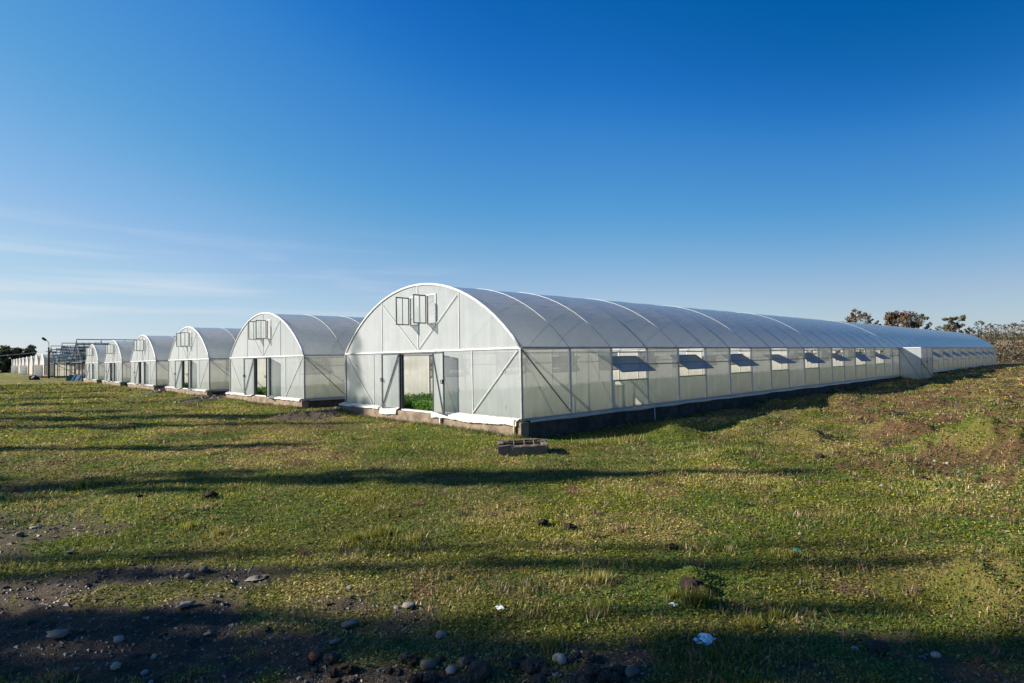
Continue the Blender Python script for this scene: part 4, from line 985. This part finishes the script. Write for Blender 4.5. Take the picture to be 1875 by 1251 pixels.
# leaning crates and boards by the last greenhouse
bx0, by0 = gp(122, 697.5, 0); bx1, by1 = gp(160, 697.5, 0)
cols = ['teal', 'teal', 'teal', 'sheet_white', 'black', 'sheet_white', 'sheet_white', 'teal', 'sheet_white', 'teal', 'black', 'wood', 'wood']
labs = {'teal': 'teal board leaning in the row beside the last greenhouse', 'sheet_white': 'white board leaning in the row beside the last greenhouse', 'black': 'black board leaning in the row beside the last greenhouse', 'wood': 'brown plank leaning at the end of the row of boards'}
for i, c_ in enumerate(cols):
    f_ = i/(len(cols)-1); x_, y_ = bx0+(bx1-bx0)*f_, by0+(by1-by0)*f_
    mb = MB(); mb.box((-.11, -.05, 0), (.11, .02, .98)); mb.box((-.14, -.055, .86), (.14, .025, .99)); mb.box((-.13, -.055, .0), (.13, .025, .10))
    o = link('leaning_board', mb.mesh('leaning_board', MT[c_]), None, (x_, y_, float(gh(x_, y_))-.03), (-.35, .32+.05*math.sin(i*2.1), .1)); tag(o, labs[c_], 'board', 'boards leaning by the last greenhouse')
tr0, tr1 = gp(120, 691, 0), gp(163, 691, 0)
mb = MB(); mb.bar((tr0[0], tr0[1], float(gh(*tr0))+.62), (tr1[0], tr1[1], float(gh(*tr1))+.62), .1, .1)
for f_ in (.05, .5, .95):
    x_, y_ = tr0[0]+(tr1[0]-tr0[0])*f_, tr0[1]+(tr1[1]-tr0[1])*f_; mb.bar((x_-.25, y_, float(gh(x_, y_))-.05), (x_, y_, float(gh(x_, y_))+.62), .07, .07); mb.bar((x_+.25, y_, float(gh(x_, y_))-.05), (x_, y_, float(gh(x_, y_))+.62), .07, .07)
tag(link('trestle', mb.mesh('trestle', MT['wood'])), 'low wooden trestle the boards lean against', 'trestle')
# black plastic heap and brush pile
def heap(name, px, py, w, h, mat, label, cat, seed):
    x_, y_ = gp(px, py, 0); import bmesh
    bm = bmesh.new(); bmesh.ops.create_icosphere(bm, subdivisions=3, radius=1)
    rd = random.Random(seed)
    for v_ in bm.verts:
        n_ = .75+.6*float(vnoise(v_.co.x*2.3+seed, v_.co.y*2.3+v_.co.z*3, seed)); v_.co = Vector((v_.co.x*w/2*n_, v_.co.y*w/3*n_, max(-.2, v_.co.z)*h*n_))
    me = bpy.data.meshes.new(name); bm.to_mesh(me); bm.free(); me.materials.append(MT[mat])
    tag(link(name, me, None, (x_, y_, float(gh(x_, y_)))), label, cat)
heap('plastic_heap', 63, 696, 1.7, .72, 'black', 'heap of black plastic lying on the far grass', 'heap', 4)
heap('brush_pile', 88, 691, 3.4, .5, 'wood', 'low brown brush pile at the foot of the lamp pole', 'pile', 9)
heap('brush_pile', 76, 692, 2.4, .35, 'clod', 'dark rubbish pile between the black heap and lamp pole', 'pile', 12)

# ------------------------------------------------------------------ trees
def limb_tree(seed, height, spread, trunk_r, nleaf, leaf, c1, c2, crown_lo=.25, columnar=False, gaps=.0, nl=16):
    rd = random.Random(seed); nrg = np.random.default_rng(seed)
    wood = MB(); tips = []
    top = Vector((rd.uniform(-.03, .03)*height, rd.uniform(-.03, .03)*height, height*.93))
    tp = [Vector((0, 0, -.3)), Vector((rd.uniform(-.01, .01)*height, 0, height*.25)), Vector((top.x*.6, top.y*.6, height*.55)), top]
    wood.tube(tp, [trunk_r*1.25, trunk_r, trunk_r*.6, trunk_r*.12], 7)
    def tp_at(f):
        if f < .27: return tp[0].lerp(tp[1], f/.27)
        if f < .59: return tp[1].lerp(tp[2], (f-.27)/.32)
        return tp[2].lerp(tp[3], (f-.59)/.41)
    for i in range(nl):
        f = crown_lo + (1-crown_lo)*(i+.5)/nl*.96; p = tp_at(f); az_ = i*2.4+rd.uniform(-.5, .5)
        prof = math.sin(math.pi*min(1, (f-crown_lo)/(1-crown_lo)*.85+.13))
        ln = spread*prof*rd.uniform(.65, 1.15); up_ = 1.9 if columnar else rd.uniform(.25, .8)
        d = Vector((math.cos(az_), math.sin(az_), up_)).normalized(); ln_ = ln*(1.7 if columnar else 1.15)
        mid = p+d*ln_*.5+Vector((0, 0, -.03*ln_)); end = p+d*ln_+Vector((0, 0, .06*ln_))
        r0 = trunk_r*.42*(1.1-f); wood.tube([p, mid, end], [r0, r0*.6, r0*.15], 5)
        tips += [(p.lerp(end, .45), ln*.34), (p.lerp(end, .7), ln*.36), (end, ln*.3)]
        for k in range(3):
            a2 = az_+rd.uniform(-1, 1); b_ = p.lerp(end, rd.uniform(.35, .8)); e2 = b_+Vector((math.cos(a2), math.sin(a2), rd.uniform(0, 1.2)))*ln*.38
            wood.tube([b_, e2], [r0*.35, r0*.08], 4); tips += [(e2, ln*.26)]
    tips.append((top, spread*.2))
    tips = [t_ for t_ in tips if rd.random() > gaps]
    per = max(1, nleaf//len(tips)); Ps = []; br = []
    for c_, r_ in tips:
        q_ = nrg.normal(0, 1, (per, 3)); q_ /= np.linalg.norm(q_, axis=1)[:, None]; rr = r_*nrg.uniform(.15, 1.0, (per, 1))**.6
        Ps.append(np.array(c_)+q_*rr*np.array([1, 1, .8])); br.append(np.full(per, rd.uniform(0, 1)))
    P = np.concatenate(Ps); bq = np.concatenate(br)[:, None]; n = len(P)
    nv = nrg.normal(0, 1, (n, 3)); nv /= np.linalg.norm(nv, axis=1)[:, None]; t2 = np.cross(nv, nrg.normal(0, 1, (n, 3))); t2 /= np.linalg.norm(t2, axis=1)[:, None]; b2 = np.cross(nv, t2)
    s_ = leaf*nrg.uniform(.6, 1.4, (n, 1)); U = t2*s_; W = b2*s_*.55
    f_ = np.clip(bq*.6+nrg.uniform(0, .4, (n, 1)), 0, 1); c = np.array(c1)*(1-f_)+np.array(c2)*f_
    return wood.mesh('trunk', MT['bark'], True), np_mesh('crown', np.stack([P-U, P-W, P+U, P+W], 1), 4, MT['leaf'], c)
def put_tree(meshes, name, loc, label, group=None, sc=1.0, rz=0, cat='tree', sxy=None):
    T = empty(name, loc, rz); T.scale = (sxy or sc, sxy or sc, sc); tag(T, label, cat, group)
    link('trunk', meshes[0], T); link('crown', meshes[1], T); return T
GRN = ((.035, .06, .012), (.09, .12, .025))
POP = [limb_tree(31+i, 11.0, 1.15, .19, 4200, .11, *GRN, crown_lo=.12, columnar=True, gaps=.40, nl=30) for i in range(3)]
BRD = [limb_tree(41+i, 9.0, 2.5, .22, 3600, .13, *GRN, crown_lo=.24, gaps=.5, nl=18) for i in range(3)]
SL = 'roadside tree standing in a line outside the view, its shadow crossing the grass'
k = 0
for y_, x_, kind, hgt_, *wd in [(2.5,-8.6,'b',8.6,.6),(3.45,-10.2,'b',9.0,.5),(4.35,-12.4,'p',11.2,.75),(4.85,-9.2,'p',4.6,.5),(4.95,-12.9,'p',7.9,.42),(6.1,-13.2,'p',11.0,.26),(6.7,-15.5,'p',11.0,.2),(10.6,-15.5,'p',11.2),(15.2,-19.5,'p',8.4),(20.9,-24.5,'p',10.3),(24.2,-27.5,'p',14.5),(27.5,-31.0,'p',9.0),(33,-35.5,'p',9.5),(39,-41,'p',9.5),(47,-48,'p',10),(56,-57,'p',10.5),(66,-66,'p',11)]:
    ms = (POP if kind == 'p' else BRD)[k % 3]; k += 1
    w0 = wd[0] if wd else hgt_/11
    x_ -= 17; hgt_ += 17 * math.tan(SUN_EL); wd = [w0]
    put_tree(ms, 'roadside_tree', (x_, y_, float(gh(x_, y_))-.05), SL, 'roadside trees', hgt_/(11 if kind == 'p' else 9), k*1.3, sxy=(wd[0] if wd else (hgt_/11 if kind == 'p' else hgt_/9)))
# autumn trees behind the long roof
AUT = ((.085, .05, .026), (.19, .115, .05)); OLV = ((.05, .045, .024), (.12, .10, .045)); DRK = ((.03, .045, .02), (.07, .08, .035))
def tree_at(px, ptop, depth, wpx, label, seed, cols, nleaf=2600, leaf=.30, gaps=.1, lo=.2, name='autumn_tree', group=None, nl=15):
    x_, y_, zt = at_depth(px, ptop, depth); z0 = float(gh(x_, y_)); h_ = zt-z0; sp_ = wpx/2*depth/F_PX
    put_tree(limb_tree(seed, h_, sp_, .02*h_+.04, nleaf, leaf, *cols, crown_lo=lo, gaps=gaps, nl=nl), name, (x_, y_, z0), label, group)
tree_at(1568, 561, 128, 44, 'thin reddish autumn tree rising alone over the long roof', 201, AUT, 2600, .17, .28, .35)
tree_at(1592, 574, 132, 26, 'low bushy part bare tree leaning beside the thin reddish tree', 202, OLV, 1500, .17, .25, .3)
tree_at(1645, 567, 130, 58, 'dense orange brown autumn tree behind the long roof', 203, AUT, 6000, .2, .06, .2)
tree_at(1680, 572, 131, 38, 'open crowned grey brown tree beside the dense orange tree', 204, OLV, 1900, .17, .35, .3)
tree_at(1608, 583, 136, 18, 'small dark conifer between the autumn trees', 205, DRK, 1200, .25, 0, .1)
tree_at(1747, 578, 133, 36, 'dark leafy oak rising over the brown scrub', 206, OLV, 3000, .19, .2, .35)
for i in range(22):
    px = 1700+i*10+random.uniform(-6, 6); pt = 605-random.uniform(0, 10)-(12 if px > 1780 else 0)
    tree_at(px, pt, random.uniform(128, 145), random.uniform(16, 30), 'bare twiggy shrub tree on the scrub covered bank', 300+i, (OLV if i % 3 else ((.06, .042, .02), (.13, .09, .04))), 240 if px > 1780 else 600, .15, .35, .2, 'bare_tree', 'bare shrub trees on the bank', 10)
# scrub mass over the bank
n = 120000; a_ = np.radians(rng.uniform(26, 60, n)); r_ = rng.uniform(112, 165, n); x = r_*np.sin(a_); y = r_*np.cos(a_)
s_, t_ = hs_st(x, y); k = ~((s_ > -1) & (s_ < 91) & (t_ > -4)); x, y, r_ = x[k], y[k], r_[k]; n = len(x)
hgt_ = (0.8+2.6*fbm(x, y, 7, 3, 401)**1.4)*sstep(111, 118, r_)
z = gh(x, y)+rng.uniform(0, 1, n)**.8*hgt_
nv = rng.normal(0, 1, (n, 3)); nv /= np.linalg.norm(nv, axis=1)[:, None]; t2 = np.cross(nv, rng.normal(0, 1, (n, 3))); t2 /= np.linalg.norm(t2, axis=1)[:, None]; b2 = np.cross(nv, t2)
sz = .19*rng.uniform(.5, 1.5, (n, 1)); P = np.stack([x, y, z], -1); f_ = np.clip(fbm(x, y, 4, 3, 431)*1.6-.4+rng.uniform(-.2, .2, n), 0, 1)[:, None]; g_ = (fbm(x, y, 5, 3, 451) > .55)[:, None]
c = np.array([.045, .033, .018])*(1-f_)+np.array([.135, .095, .042])*f_; c = np.where(g_, np.array([.07, .068, .028])*(.6+.7*f_), c)
tag(link('scrub', np_mesh('scrub', np.stack([P-t2*sz, P-b2*sz*.35, P+t2*sz, P+b2*sz*.35], 1), 4, MT['leaf'], c)), 'brown and olive scrub covering the bank beyond the greenhouse', 'scrub', kind='stuff')
# pale earth bank, heap on the skyline, dark trough at the end of the field
def earth(name, px, py, depth, w, h, label, mat, seed, dy=.4):
    x_, y_, z_ = at_depth(px, py, depth); z_ = float(gh(x_, y_)); import bmesh
    bm = bmesh.new(); bmesh.ops.create_icosphere(bm, subdivisions=4, radius=1)
    for v_ in bm.verts:
        n_ = .8+.45*float(fbm(v_.co.x*2+seed, v_.co.y*2+v_.co.z, .8, 3, seed)); v_.co = Vector((v_.co.x*w/2*n_, v_.co.y*w*dy*n_, v_.co.z*h*n_))
    me = bpy.data.meshes.new(name); bm.to_mesh(me); bm.free(); me.materials.append(mat)
    tag(link(name, me, None, (x_, y_, z_-.1), (0, 0, -math.atan2(x_, y_))), label, 'mound')
E_PALE = solid('dry_earth', (.34, .25, .16), (.22, .16, .10), .8, .95, .8, bdist=.1)
earth('earth_bank', 1850, 655, 104, 15, 1.5, 'long pale dry earth bank at the end of the field', E_PALE, 5, .12)
earth('earth_bank', 1925, 655, 100, 12, 1.3, 'pale dry earth bank continuing past the trough', E_PALE, 8, .14)
earth('earth_heap', 1843, 615, 128, 8, 2.0, 'grey earth heap rising over the scrub', solid('grey_earth', (.27, .24, .20), (.18, .16, .13), .6, .95, .8, bdist=.1), 6, .3)
x_, y_, z_ = at_depth(1874, 655, 92); z_ = float(gh(x_, y_))
TR = empty('trough', (x_, y_, z_), math.radians(-38)); tag(TR, 'dark open trough in front of the pale earth bank', 'trough')
for nm, b0, b1 in [('front_wall', (-1.5, -.6, -.1), (1.5, -.5, .95)), ('back_wall', (-1.5, .5, -.1), (1.5, .6, .95)), ('end_wall', (-1.5, -.5, -.1), (-1.4, .5, .93)), ('end_wall', (1.4, -.5, -.1), (1.5, .5, .93))]:
    link(nm, MB().box(b0, b1).mesh(nm, MT['clod']), TR)
# far left trees
tree_at(22, 640, 215, 56, 'broad dark evergreen tree at the far end of the rows', 501, DRK, 5200, .55, .02, .12, 'evergreen_tree')
for i in range(9):
    tree_at(-90+i*14+random.uniform(-4, 4), 663+random.uniform(-3, 4), random.uniform(205, 260), random.uniform(24, 40), 'dark hedge tree beside the broad evergreen', 510+i, DRK if i % 2 else ((.05, .04, .02), (.10, .075, .035)), 1300, .5, .02, .05, 'hedge_tree', 'hedge trees at the far end', 10)
n = 14000; px_ = rng.uniform(-260, 62, n); d_ = rng.uniform(215, 300, n); x = (px_-CXP)/F_PX*d_; y = d_
z = gh(x, y)+rng.uniform(0, 1, n)*(2.2+2.5*fbm(x, y, 9, 3, 601)); P = np.stack([x, y, z], -1)
nv = rng.normal(0, 1, (n, 3)); nv /= np.linalg.norm(nv, axis=1)[:, None]; t2 = np.cross(nv, rng.normal(0, 1, (n, 3))); t2 /= np.linalg.norm(t2, axis=1)[:, None]; b2 = np.cross(nv, t2); sz = .6*rng.uniform(.5, 1.5, (n, 1))
f_ = rng.uniform(0, 1, (n, 1)); c = np.array([.07, .045, .025])*(1-f_)+np.array([.15, .09, .045])*f_
tag(link('hedge', np_mesh('hedge', np.stack([P-t2*sz, P-b2*sz*.5, P+t2*sz, P+b2*sz*.5], 1), 4, MT['leaf'], c)), 'brown overgrown hedge along the far end of the field', 'hedge', kind='stuff')
